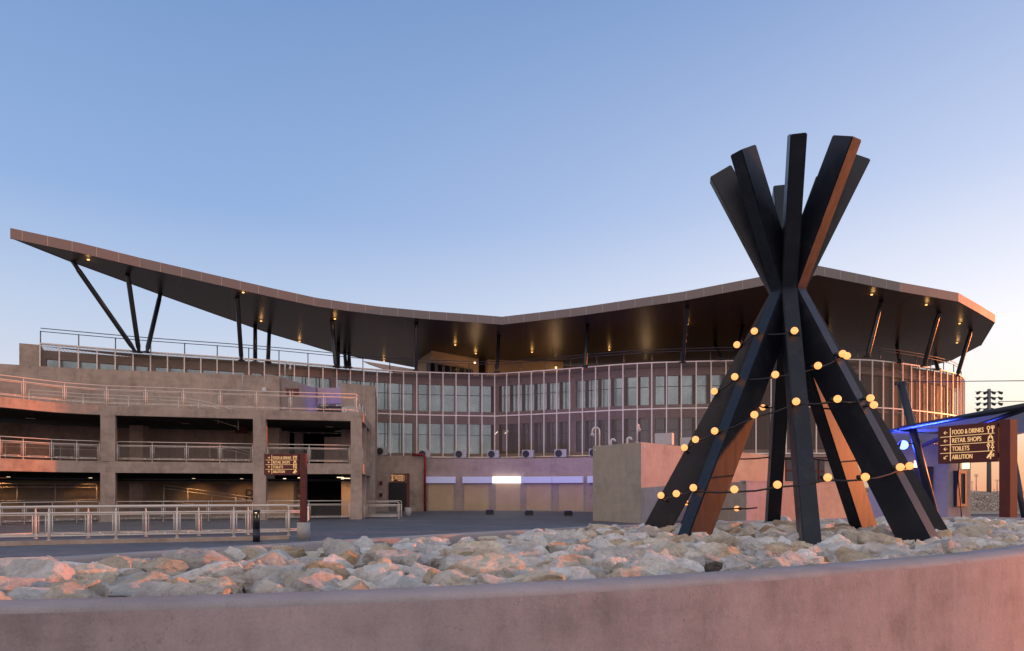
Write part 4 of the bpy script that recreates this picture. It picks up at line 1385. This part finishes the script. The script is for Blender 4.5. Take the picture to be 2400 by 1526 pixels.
def wayfinder(name, label, loc, rz, rows_, mirror=False, W=1.21, Hh=.74, top=2.97, base=True, post_w=.2, gap=.05, group='rust coloured wayfinding signs'):
    root = thing(name, label, 'sign', (0, 0, 0), 0, group)
    T = .12
    b = MB(); b.box(-post_w / 2, post_w / 2, -post_w / 2, post_w / 2, .55 if base else 0, top + .02)
    post = bevel(b.build('post', M['rust'], root), .006, 1)
    if base:
        b = MB(); b.cyl((0, 0), .225, 0, .6, 28); bo_ = b.build('footing', M['concrete'], root)
        b = MB(); b.box(-.17, .17, -.17, .17, .60, .615)
        for sx in (-1, 1):
            for sy in (-1, 1): b.cyl((sx * .14, sy * .14), .018, .61, .66, 8)
        b.build('base_plate', M['rust'], root)
    x1 = -post_w / 2 - gap; x0 = x1 - W
    b = MB(); b.box(x0, x1, -T / 2, T / 2, top - Hh, top)
    panel = bevel(b.build('sign_panel', M['rust'], root), .006, 1)
    b = MB()
    for z in (top - .06, top - Hh + .12): b.box(x1, -post_w / 2, -.03, .03, z - .04, z + .04)
    b.build('bracket', M['rust'], root)
    y = -T / 2
    n = len(rows_); rh = (Hh - .09) / n
    b = MB(); s_ = rh * .78
    if not mirror:
        ax, lx, tx, ix = x0 + .14 * W, x0 + .225 * W, x0 + .255 * W, x1 - .11 * W
    else:
        ax, lx, tx, ix = x1 - .14 * W, x1 - .225 * W, x0 + .19 * W, x0 + .1 * W
    fx0, fx1 = x0 + .05 * W, x1 - .05 * W
    b.strokes([(lx, top - .05), (lx, top - Hh + .05)], .013, y)
    for i, (arr, txt, ic) in enumerate(rows_):
        zc = top - .05 - rh * (i + .5)
        arrow(b, arr, ax, zc, s_ * .62, y)
        icon(b, ic, ix, zc, s_, y)
        if i: b.strokes([(fx0, zc + rh / 2), (fx1, zc + rh / 2)], .011, y)
    b.build('symbols', M['sign_text'], panel)
    full = .52 * W
    for i, (arr, txt, ic) in enumerate(rows_):
        zc = top - .05 - rh * (i + .5)
        wd = {'FOOD & DRINKS': 1.0, 'RETAIL SHOPS': .93, 'TOILETS': .56, 'ABLUTION': .66}[txt] * full
        xx = tx if not mirror else lx - .03 - wd
        o = place_text(txt, rh * .78, (xx, y - .004, zc - rh * .27), M['sign_text'], panel, 0, wd)
    root.location = loc; root.rotation_euler = (0, 0, rz)
    return root
A4 = [('right', 'FOOD & DRINKS', 'food'), ('left', 'RETAIL SHOPS', 'bag'), ('up', 'TOILETS', 'wc'), ('up', 'ABLUTION', 'wash')]
q = ground_px(711.5, 1264)
wayfinder('wayfinding_sign', 'rust coloured signpost on round concrete footing beside the cream fence', q, R(0), A4, top=2.98)
q = px(2363, 0, 12.5); q.z = 0
B4 = [('left', 'FOOD & DRINKS', 'food'), ('left', 'RETAIL SHOPS', 'bag'), ('left', 'TOILETS', 'wc'), ('downleft', 'ABLUTION', 'wash')]
wayfinder('wayfinding_sign', 'large rust coloured signpost with all arrows pointing left, before the kiosk', q, R(-70), B4, base=False, top=2.98, post_w=.2, W=1.19)
q = ground_px(956.5, 1210.5)
C3 = [('right', 'FOOD & DRINKS', 'food'), ('right', 'RETAIL SHOPS', 'bag'), ('right', 'TOILETS', 'wc')]
wayfinder('wayfinding_sign', 'small distant signpost with three lines standing before the dark door', q, R(0), C3, mirror=True, W=.98, Hh=.56, top=2.82, post_w=.18)
# hanging toilet sign on the deck
q = px(671, 911, 43.6); q2 = px(700, 929, 43.6)
ts = thing('toilet_sign', 'small dark red toilet sign projecting from the upper deck wall', 'sign', (q.x, q.y, q2.z))
b = MB(); b.box(q.x, q2.x, q.y - .06, q.y + .06, q2.z, q.z); tsp = b.build('sign_panel', M['rust'], ts)
b = MB(); icon(b, 'wc', q.x + .34, (q.z + q2.z) / 2, .3, q.y - .061); arrow(b, 'left', q.x + .62, (q.z + q2.z) / 2, .13, q.y - .061)
b.build('symbols', M['white_plastic'], tsp)
b = MB(); b.tube([px(671, 913, 43.9), px(671, 909, 44.6)], .03, 6); b.build('bracket', M['rust'], ts)

# ------------------------------------------------------------------ air conditioners
def ac_unit(label, loc, rz, group='air conditioners', W=1.0, H=.72, D=.36):
    root = thing('air_conditioner', label, 'air conditioner', (0, 0, 0), 0, group)
    b = MB(); b.box(-W / 2, W / 2, -D / 2, D / 2, .06, H); cs = bevel(b.build('casing', M['ac_white'], root), .02, 2)
    b = MB()
    for sx in (-.35, .35): b.box(sx * W - .05, sx * W + .05, -D / 2 + .02, D / 2 - .02, 0, .06)
    b.build('foot', M['grille'], root)
    b = MB(); fx = -.14 * W; fz = H * .53; r0 = H * .4
    b.tube([(fx, -D / 2 + .002, fz), (fx, -D / 2 - .025, fz)], r0, 24)
    g = b.build('fan_grille', M['grille'], root)
    b = MB()
    for k in range(1, 5):
        rr_ = r0 * k / 4.5
        b.tube([(fx + rr_ * math.cos(t * PI / 10), -D / 2 - .03, fz + rr_ * math.sin(t * PI / 10)) for t in range(21)], .006, 5)
    b.build('guard_ring', M['grey_metal'], g)
    b = MB(); b.box(W * .33, W * .43, -D / 2 - .012, -D / 2 + .01, H * .3, H * .45); b.box(W * .33, W * .43, -D / 2 - .012, -D / 2 + .01, H * .62, H * .75); b.build('badge', M['white_plastic'], root)
    b = MB(); b.tube([(W * .5, 0, H * .2), (W * .58, .02, H * .2), (W * .6, .05, .02)], .025, 6); b.build('pipe', M['rubber'], root)
    root.location = loc; root.rotation_euler = (0, 0, rz)
    return root
ac0 = None
for k, (x, lab) in enumerate(((993, 'white air conditioner on the shop ledge beside the red pipe'), (1079, 'white air conditioner on the ledge above the second shutter'), (1155, 'white air conditioner on the ledge above the white lit sign box'),
               (1235, 'white air conditioner on the ledge above the fourth shutter'), (1312, 'white air conditioner on the ledge above the fifth shutter'), (1392, 'white air conditioner on the ledge half hidden by the block house'))):
    p, d = on_shop(max(990, x)); nn = Vector((-d.y, d.x)); p = p + nn * .35
    loc = Vector((p.x, p.y, 4.38)); rz = math.atan2(d.y, d.x)
    if ac0 is None:
        ac0 = ac_unit(lab, loc, rz, 'air conditioners on the shop ledge')
    else:
        o = copy_tree(ac0); o['label'] = lab; o.location = loc; o.rotation_euler = (0, 0, rz)
o = copy_tree(ac0); o['label'] = 'white air conditioner on the side block above the wall boxes, at the building corner'; o.location = px(895, 0, 56.6); o.location.z = 4.56; o.rotation_euler = (0, 0, 0)
# block house
c0 = px(1502, 0, 34.9).xy; cL = px(1389, 0, 38.4).xy; cR = px(1840, 0, 50).xy
bh = thing('block_house', 'blank plaster block house, grey on its left face and sunlit on the right', 'building', (c0.x, c0.y, 0))
Zk = EYE + 114 / F * 34.9
bkp = cL + (cR - c0)
b = MB(); b.hexa([(c0.x, c0.y, 0), (cR.x, cR.y, 0), (bkp.x, bkp.y, 0), (cL.x, cL.y, 0), (c0.x, c0.y, Zk), (cR.x, cR.y, Zk), (bkp.x, bkp.y, Zk), (cL.x, cL.y, Zk)])
bevel(b.build('wall', M['plaster_grey'], bh), .02, 2)
b = MB(); dL = (cL - c0).normalized(); dRr = (cR - c0).normalized()
for q in (c0 + dRr * .5, c0 + dL * .35 * 6.5): pass
b = MB()
q = Vector((*(c0 + dRr * .3), Zk - .25)); b.ball(q, .06, 8, 6); q = Vector((*(cL - dL * .25), Zk - .22)); b.ball(q, .06, 8, 6)
b.build('vent_cap', M['white_plastic'], bh)
dang = math.atan2(dRr.y, dRr.x)
for x, Yd, lab in ((1557, 38.2, 'white air conditioner on the block house roof, nearer to its corner'), (1615, 41.2, 'white air conditioner on the block house roof, half behind the tepee beam')):
    o = copy_tree(ac0); o['label'] = lab; q = px(x, 0, Yd); o.location = (q.x, q.y, Zk); o.rotation_euler = (0, 0, dang + PI * .5 + .15); o['group'] = 'air conditioners on the block house roof'
# goosenecks
def gooseneck(label, loc, h, rad, rz, lamp=True, group='gooseneck posts', r=.045, name='gooseneck_camera', cat='camera'):
    root = thing(name, label, cat, loc, 0, group)
    L0 = Vector(loc); d = Vector((math.cos(rz), math.sin(rz), 0))
    pts = [L0, L0 + Vector((0, 0, h - rad))]
    for k in range(1, 9):
        a = PI * k / 8
        pts.append(L0 + d * (rad - rad * math.cos(a)) + Vector((0, 0, h - rad + rad * math.sin(a))))
    if lamp: pts.append(pts[-1] - Vector((0, 0, rad * .5)))
    b = MB(); b.tube(pts, r, 8); b.cyl((L0.x, L0.y), r * 2, L0.z, L0.z + .03, 12); b.build('post', M['white_plastic'], root)
    if lamp:
        e = pts[-1]; b = MB(); b.cyl((e.x, e.y), .13, e.z - .12, e.z, 14, 0, .05); b.ball(e - Vector((0, 0, .12)), .09, 12, 8); b.build('camera_head', M['white_plastic'], root)
    return root
gooseneck('white gooseneck camera on the left corner of the block house roof', (*(cL + Vector((.25, -.05)) - dL * .2), Zk), 1.05, .2, PI)
gooseneck('white gooseneck camera at the front corner of the block house roof', (*(c0 + Vector((-.1, .5))), Zk), .95, .1, PI * .3)
gooseneck('white gooseneck camera on the upper deck wall above the toilet sign', (*px(668, 0, 44.5).xy, 9.08), .95, .17, 0)
gooseneck('white gooseneck camera in front of the mesh beside the rear tepee beam', (*px(1831, 0, 49.3).xy, Zk), .85, .14, 0)
for x, Yd, lab in ((1432, 37.3, 'short white vent bend on the block house roof near the gooseneck camera'), (1470, 36.2, 'short white vent bend on the block house roof nearer the corner')):
    gooseneck(lab, (*px(x, 0, Yd).xy, Zk), .32, .11, 0, False, 'vent bends on the block house roof', .06, 'vent_pipe', 'vent pipe')
# annex in front
a0 = px(1749, 0, 33.5).xy; aR = px(1985, 0, 42.5).xy; aL = px(1665, 0, 38).xy
ax_ = thing('low_annex', 'low plain plaster annex behind the tepee, sunlit on its right face', 'building', (a0.x, a0.y, 0))
Za = EYE + 21 / F * 33.5; bkp = aL + (aR - a0)
b = MB(); b.hexa([(a0.x, a0.y, 0), (aR.x, aR.y, 0), (bkp.x, bkp.y, 0), (aL.x, aL.y, 0), (a0.x, a0.y, Za), (aR.x, aR.y, Za), (bkp.x, bkp.y, Za), (aL.x, aL.y, Za)])
bevel(b.build('wall', M['plaster_grey'], ax_), .015, 2)
b = MB(); b.band([a0 - Vector((0, .02)), aR - Vector((0, .02))], Za, Za + .06, .35); b.build('coping', M['plaster_grey'], ax_)

# ------------------------------------------------------------------ deck clutter: cooler box + unit
q = px(829, 975, 43.6); q.z = ZD2
o = copy_tree(ac0); o['label'] = 'white box unit standing on the upper deck behind the corner railing'; o.location = q; o.rotation_euler = (0, 0, PI); o['group'] = 'white units on the upper deck'; o['category'] = 'air conditioner'
q = px(808, 967, 43.2)
b = MB(); b.box(q.x - .13, q.x + .13, q.y - .1, q.y + .1, ZD2 + .1, ZD2 + .62); b.box(q.x - .1, q.x + 1.0, q.y - .2, q.y + .2, ZD2, ZD2 + .1); b.box(q.x - .04, q.x + .04, q.y - .13, q.y - .1, ZD2 + .4, ZD2 + .48, 1)
tag(b.build('meter_box', [M['white_plastic'], M['rubber']]), 'small white meter box on a low plinth on the upper deck', 'meter box')
def floodlight(name, label, loc, aim, energy, color, lens, group=None, size=.42, spot=R(110), cat='floodlight'):
    root = thing(name, label, cat, loc, 0, group)
    q = Vector(loc)
    b = MB(); b.box(q.x - size / 2, q.x + size / 2, q.y - .14, q.y + .14, q.z + .05, q.z + .34); bevel(b.build('housing', M['rubber'], root), .02, 1)
    b = MB(); b.box(q.x - size / 2 - .03, q.x - size / 2, q.y - .05, q.y + .05, q.z, q.z + .25); b.box(q.x + size / 2, q.x + size / 2 + .03, q.y - .05, q.y + .05, q.z, q.z + .25); b.box(q.x - size / 2 - .03, q.x + size / 2 + .03, q.y - .12, q.y + .12, q.z, q.z + .03)
    b.build('bracket', M['rubber'], root)
    b = MB(); b.box(q.x - size * .45, q.x + size * .45, q.y - .1, q.y + .13, q.z + .34, q.z + .352); b.build('lens', lens, root)
    ld = bpy.data.lights.new('flood_beam', 'SPOT'); ld.energy = energy; ld.color = color; ld.spot_size = spot; ld.spot_blend = .8; ld.shadow_soft_size = .15
    lo = bpy.data.objects.new('flood_beam', ld); COL.objects.link(lo); lo.location = q + Vector((0, .1, .42))
    lo.rotation_euler = (Vector(aim) - lo.location).to_track_quat('-Z', 'Y').to_euler()
    return root
BL = (.12, .09, 1.0)
for x, y, lab, en in ((1148, 1206, 'black floor floodlight on the paving before the second shutter', 140), (1240, 1208, 'black floor floodlight on the paving before the fourth shutter', 320), (1332, 1209, 'black floor floodlight on the paving before the last shutter', 620)):
    q = ground_px(x, y)
    floodlight('floor_floodlight', lab, q, q + Vector((.5, 6.2, 6.5)), en * 1.7, BL, M['blue_soft'], 'black floodlights on the plaza floor', .5)
q = px(775, 0, 47.2); q.z = ZD2
floodlight('deck_floodlight', 'blue floodlight on the upper deck floor in the recess', q, q + Vector((-.3, 1.6, 1.1)), 190, (.12, .10, 1), M['blue_soft'], None, .3, R(150))

# ------------------------------------------------------------------ kiosk with canopy on the right
kk = thing('kiosk_building', 'grey plaster kiosk with a window under the white canopy', 'building', (17, 31, 0))
k0 = px(2036, 0, 31).xy; k1 = px(2222, 0, 29.4).xy; k2 = px(2275, 0, 29.95).xy
kz = 3.72
b = MB(); b.band([k0, k1, k2], 0, kz, 3.0); b.build('wall', M['plaster_grey'], kk)
b = MB(); b.wall(px(2143, 0, 29.9).xy, px(2187, 0, 29.6).xy, 0, 2.75, .2); kd = b.build('door', M['door'], kk)
b = MB(); b.wall(px(2241, 0, 29.45).xy - Vector((0, .02)), px(2264, 0, 29.75).xy - Vector((0, .02)), EYE - 34 / F * 30, EYE + 44 / F * 30, .1); kw = b.build('window', M['grille'], kk)
wa, wc = px(2241, 0, 29.45).xy - Vector((0, .06)), px(2264, 0, 29.75).xy - Vector((0, .06)); z0, z1 = EYE - 36 / F * 30, EYE + 46 / F * 30
b = MB(); dd = (wc - wa).normalized()
b.wall(wa, wa + dd * .12, z0, z1, .16); b.wall(wc - dd * .12, wc, z0, z1, .16); b.wall(wa + dd * .12, wc - dd * .12, z1 - .12, z1, .16); b.wall(wa + dd * .12, wc - dd * .12, z0, z0 + .1, .16); b.build('frame', M['frame_black'], kw)
for (x, y, Yd) in ((2149, 1085, 29.6), (2262, 1088, 29.6)):
    q = px(x, y, Yd); b = MB(); b.box(q.x - .1, q.x + .1, q.y - .14, q.y + .05, q.z - .2, q.z + .1); b.build('wall_lamp', M['warm_lens'], kk)
b = MB(); b.tube([px(2250, 1050, 29.4), px(2246, 1120, 29.4), px(2252, 1180, 29.4), px(2254, 1225, 29.4)], .025, 6); b.build('cable', M['rubber'], kk)

cn = thing('canopy', 'white tensile fabric canopy on black steel frame beside the kiosk', 'canopy', (14.5, 24, 0))
A = px(2112, 1004, 24); B = px(2440, 945, 17.5); C = px(2470, 1002, 25); K = px(2300, 1036, 30.5); J = px(2125, 1042, 33); D = px(2055, 1018, 29); E = px(1960, 1050, 36)
edge = [A, B, C, K, J, E, D]
cen = (A + B + C + K + J + D) / 6; cen.z += .12
b = MB()
nE = len(edge); rr_n = 6
for k in range(1, rr_n + 1):
    for i in range(nE):
        for h in range(4):
            p = edge[i].lerp(edge[(i + 1) % nE], h / 4)
            t = k / rr_n
            q = cen.lerp(p, t); q.z -= .12 * math.sin(t * PI)
            b.v.append(q)
b.v.append(cen)
m_ = nE * 4
for k in range(rr_n - 1):
    for i in range(m_):
        b.face([k * m_ + i, k * m_ + (i + 1) % m_, (k + 1) * m_ + (i + 1) % m_, (k + 1) * m_ + i], True)
for i in range(m_): b.face([len(b.v) - 1, i, (i + 1) % m_], True)
nv = len(b.v); nf = len(b.f)
b.v += [p + Vector((0, 0, .03)) for p in b.v[:nv]]
for f in b.f[:nf]: b.face([x + nv for x in f[::-1]], True)
for i in range(m_):
    o_ = (rr_n - 1) * m_; b.face([o_ + i, o_ + (i + 1) % m_, o_ + (i + 1) % m_ + nv, o_ + i + nv])
b.build('membrane', M['fabric'], cn)
b = MB(); up = Vector((0, 0, .02))
b.tube([A, B], .085, 8); b.tube([A, D, E], .06, 8)
b.build('edge_beam', M['steel_black'], cn)
b = MB(); b.tube([px(2150, 1050, 25.5), px(2215, 1022, 23.5), px(2330, 985, 20), px(2440, 945, 17.3)], .075, 8); b.build('strut', M['steel_black'], cn)
b = MB(); b.tube([px(2112, 1008, 24), px(2215, 1016, 27)], .05, 8); b.build('strut', M['steel_black'], cn)
mt = px(2111, 895, 24); mb_ = px(2203, 1262, 24)
b = MB(); b.tube([mb_, mt], .135, 12, 0, True, [.15, .125]); b.tube([mb_ - Vector((0, 0, .0)), mb_ + Vector((0, 0, .04))], .3, 12)
b.box(mt.x - .18, mt.x + .18, mt.y - .05, mt.y + .05, mt.z - .12, mt.z + .02)
b.tube([mt + Vector((-.2, 0, -.06)), mt + Vector((.22, 0, -.02))], .05, 6)
b.build('mast', M['steel_black'], cn)
b = MB(); b.tube([px(2372, 1060, 16), px(2418, 1300, 16)], .07, 10); b.build('mast', M['steel_black'], cn)
b = MB(); b.tube([mt, px(2460, 892, 18)], .012, 5); b.tube([px(2340, 941, 60), px(2460, 940, 60)], .03, 5); b.build('guy_cable', M['steel_black'], cn)
# blue stage light on the mast
q = px(2117, 1043, 23.6)
sl = thing('stage_light', 'glaring blue stage light clamped to the leaning canopy mast', 'stage light', q)
b = MB(); aim = (Vector((0.2, 4, 1.6)) - q).normalized()
b.tube([q + Vector((.12, .35, .05)), q], .15, 16, rads=[.11, .16]); b.build('housing', M['rubber'], sl)
b = MB(); b.tube([q + aim * .005, q + aim * .02], .16, 16); b.build('lens', M['blue_lens'], sl)
b = MB(); b.tube([q + Vector((.12, .2, .05)), px(2140, 1040, 24)], .03, 6); b.build('clamp', M['rubber'], sl)
ld = bpy.data.lights.new('stage_beam', 'SPOT'); ld.energy = 700; ld.color = (.03, .07, 1); ld.spot_size = R(160); ld.spot_blend = 1; ld.shadow_soft_size = .15
lo = bpy.data.objects.new('stage_beam', ld); COL.objects.link(lo); lo.location = q + aim * .12 
lo.rotation_euler = (Vector((-.62, -.72, .25))).to_track_quat('-Z', 'Y').to_euler()
ld = bpy.data.lights.new('stage_spill', 'POINT'); ld.energy = 750; ld.color = (.03, .07, 1); ld.shadow_soft_size = .15
lo = bpy.data.objects.new('stage_spill', ld); COL.objects.link(lo); lo.location = q + Vector((-.1, 1.6, -.02))

# ------------------------------------------------------------------ stone boundary wall and far light masts
b = MB(); b.band([px(1990, 0, 50.2).xy, px(2280, 0, 50).xy, px(2345, 0, 50).xy, px(2560, 0, 49).xy], .18, [1.85, 1.70, 1.50, 1.4], .4)
sw = b.build('stone_wall', M['stonewall'], None)
tag(sw, 'low boundary wall of irregular beige stone behind the kiosk', 'wall')
b = MB(); b.band([px(1990, 0, 50.1).xy, px(2280, 0, 49.9).xy, px(2345, 0, 49.9).xy, px(2560, 0, 48.9).xy], 0, .18, .5); b.build('plinth', M['concrete'], sw)
def light_mast(label, x, Yd, y_top, w_px, rows_n, cols_n, group='floodlight masts'):
    q = px(x, 0, Yd); q.z = 0
    zt = EYE + (HOR - y_top) / F * Yd; w = w_px / F * Yd
    root = thing('floodlight_mast', label, 'floodlight mast', q, 0, group)
    b = MB(); b.tube([q, Vector((q.x, q.y, zt))], .2, 10, rads=[w * .06 + .08, w * .045 + .05]); b.build('pole', M['mast_steel'], root)
    rh = w * .2
    for r_ in range(rows_n):
        z = zt - .1 * w - r_ * rh
        b = MB(); b.tube([Vector((q.x - w / 2, q.y, z)), Vector((q.x + w / 2, q.y, z))], w * .012, 6); cb = b.build('crossbar', M['mast_steel'], root)
        for c_ in range(cols_n):
            t = (c_ + .5) / cols_n - .5
            if abs(t) < .06: continue
            p = Vector((q.x + t * w, q.y - w * .02, z - w * .03)); s_ = 1 if t > 0 else -1
            b = MB(); b.tube([p + Vector((-s_ * w * .06, .02, w * .05)), p, p + Vector((s_ * w * .07, -.1, -w * .03))], w * .05, 8, rads=[w * .02, w * .05, w * .05])
            b.build('floodlight', M['grille'], cb)
    return root
light_mast('tall floodlight mast with four rows of lamps behind the canopy', 2318, 95, 912, 66, 4, 4)
light_mast('distant floodlight mast between kiosk and signpost, thin with double lamps', 2288, 330, 1111, 12, 3, 2)
light_mast('distant floodlight mast just left of the right signpost', 2337, 330, 1124, 11, 2, 3)
light_mast('tiny far floodlight mast low over the stone wall near the big pole', 2330, 520, 1146, 5, 2, 2)
light_mast('tiny far floodlight mast beside the kiosk corner', 2278, 420, 1128, 7, 2, 2)

# ------------------------------------------------------------------ light
SUN_AZ = R(73)      # clockwise from +Y (view direction) towards +X
SUN_EL = R(3.6)
sd_ = Vector((math.sin(SUN_AZ) * math.cos(SUN_EL), math.cos(SUN_AZ) * math.cos(SUN_EL), math.sin(SUN_EL)))
ld = bpy.data.lights.new('sun', 'SUN'); ld.energy = 4.3; ld.color = (1.0, .25, .07); ld.angle = R(.6)
lo = bpy.data.objects.new('sun', ld); COL.objects.link(lo); lo.rotation_euler = (-sd_).to_track_quat('-Z', 'Y').to_euler(); lo.location = (30, 10, 20)

w = bpy.data.worlds.new('World'); sc.world = w; w.use_nodes = True
nt = w.node_tree; bg = nt.nodes['Background']
tc = N(nt, 'ShaderNodeTexCoord')
sep = N(nt, 'ShaderNodeSeparateXYZ'); L(nt, tc.outputs['Generated'], sep.inputs[0])
zz = mth(nt, 'MAXIMUM', sep.outputs[2], 0.0)
hx = N(nt, 'ShaderNodeCombineXYZ'); L(nt, sep.outputs[0], hx.inputs[0]); L(nt, sep.outputs[1], hx.inputs[1])
nrm = N(nt, 'ShaderNodeVectorMath', operation='NORMALIZE'); L(nt, hx.outputs[0], nrm.inputs[0])
dt = N(nt, 'ShaderNodeVectorMath', operation='DOT_PRODUCT'); L(nt, nrm.outputs[0], dt.inputs[0]); dt.inputs[1].default_value = (math.sin(SUN_AZ), math.cos(SUN_AZ), 0)
fac = mth(nt, 'POWER', mth(nt, 'MULTIPLY', mth(nt, 'ADD', dt.outputs['Value'], .2), .95, True), 1.6)
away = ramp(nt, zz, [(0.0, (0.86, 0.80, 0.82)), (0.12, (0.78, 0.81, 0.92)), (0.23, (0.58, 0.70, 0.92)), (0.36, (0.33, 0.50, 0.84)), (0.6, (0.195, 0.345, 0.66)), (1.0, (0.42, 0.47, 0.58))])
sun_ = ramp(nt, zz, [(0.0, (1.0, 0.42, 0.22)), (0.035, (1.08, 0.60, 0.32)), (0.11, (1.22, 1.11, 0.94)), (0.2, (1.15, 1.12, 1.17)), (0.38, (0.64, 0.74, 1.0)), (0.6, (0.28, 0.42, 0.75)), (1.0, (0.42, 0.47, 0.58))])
grad = mix(nt, fac, away, sun_)
# unseen sky behind the camera: pink twilight, brightened and warmed to lift the shade
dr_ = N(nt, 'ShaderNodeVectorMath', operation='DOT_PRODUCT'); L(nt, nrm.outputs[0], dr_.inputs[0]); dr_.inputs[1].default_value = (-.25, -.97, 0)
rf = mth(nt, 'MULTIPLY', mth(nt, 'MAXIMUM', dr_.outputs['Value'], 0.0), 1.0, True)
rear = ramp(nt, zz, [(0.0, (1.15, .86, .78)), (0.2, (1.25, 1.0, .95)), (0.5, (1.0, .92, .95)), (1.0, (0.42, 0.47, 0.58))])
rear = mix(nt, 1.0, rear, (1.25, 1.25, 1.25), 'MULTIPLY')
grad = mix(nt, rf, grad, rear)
sky = N(nt, 'ShaderNodeTexSky', sky_type='NISHITA'); sky.sun_disc = False; sky.sun_elevation = SUN_EL; sky.sun_rotation = SUN_AZ; sky.dust_density = 1.0; sky.ozone_density = 2.0
skys = mix(nt, 1.0, sky.outputs[0], (0.1, 0.1, 0.1), 'MULTIPLY')
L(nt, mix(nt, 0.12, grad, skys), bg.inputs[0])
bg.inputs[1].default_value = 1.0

sc.view_settings.view_transform = 'Standard'
try: sc.view_settings.look = 'None'
except Exception: pass
sc.view_settings.exposure = 0; sc.view_settings.gamma = 1
sc.render.engine = 'CYCLES'
sc.cycles.use_denoising = True
try: sc.cycles.denoiser = 'OPENIMAGEDENOISE'
except Exception: pass
sc.cycles.max_bounces = 6; sc.cycles.diffuse_bounces = 3; sc.cycles.glossy_bounces = 3; sc.cycles.transparent_max_bounces = 12
sc.cycles.sample_clamp_indirect = 4.0
sc.cycles.caustics_reflective = False; sc.cycles.caustics_refractive = False
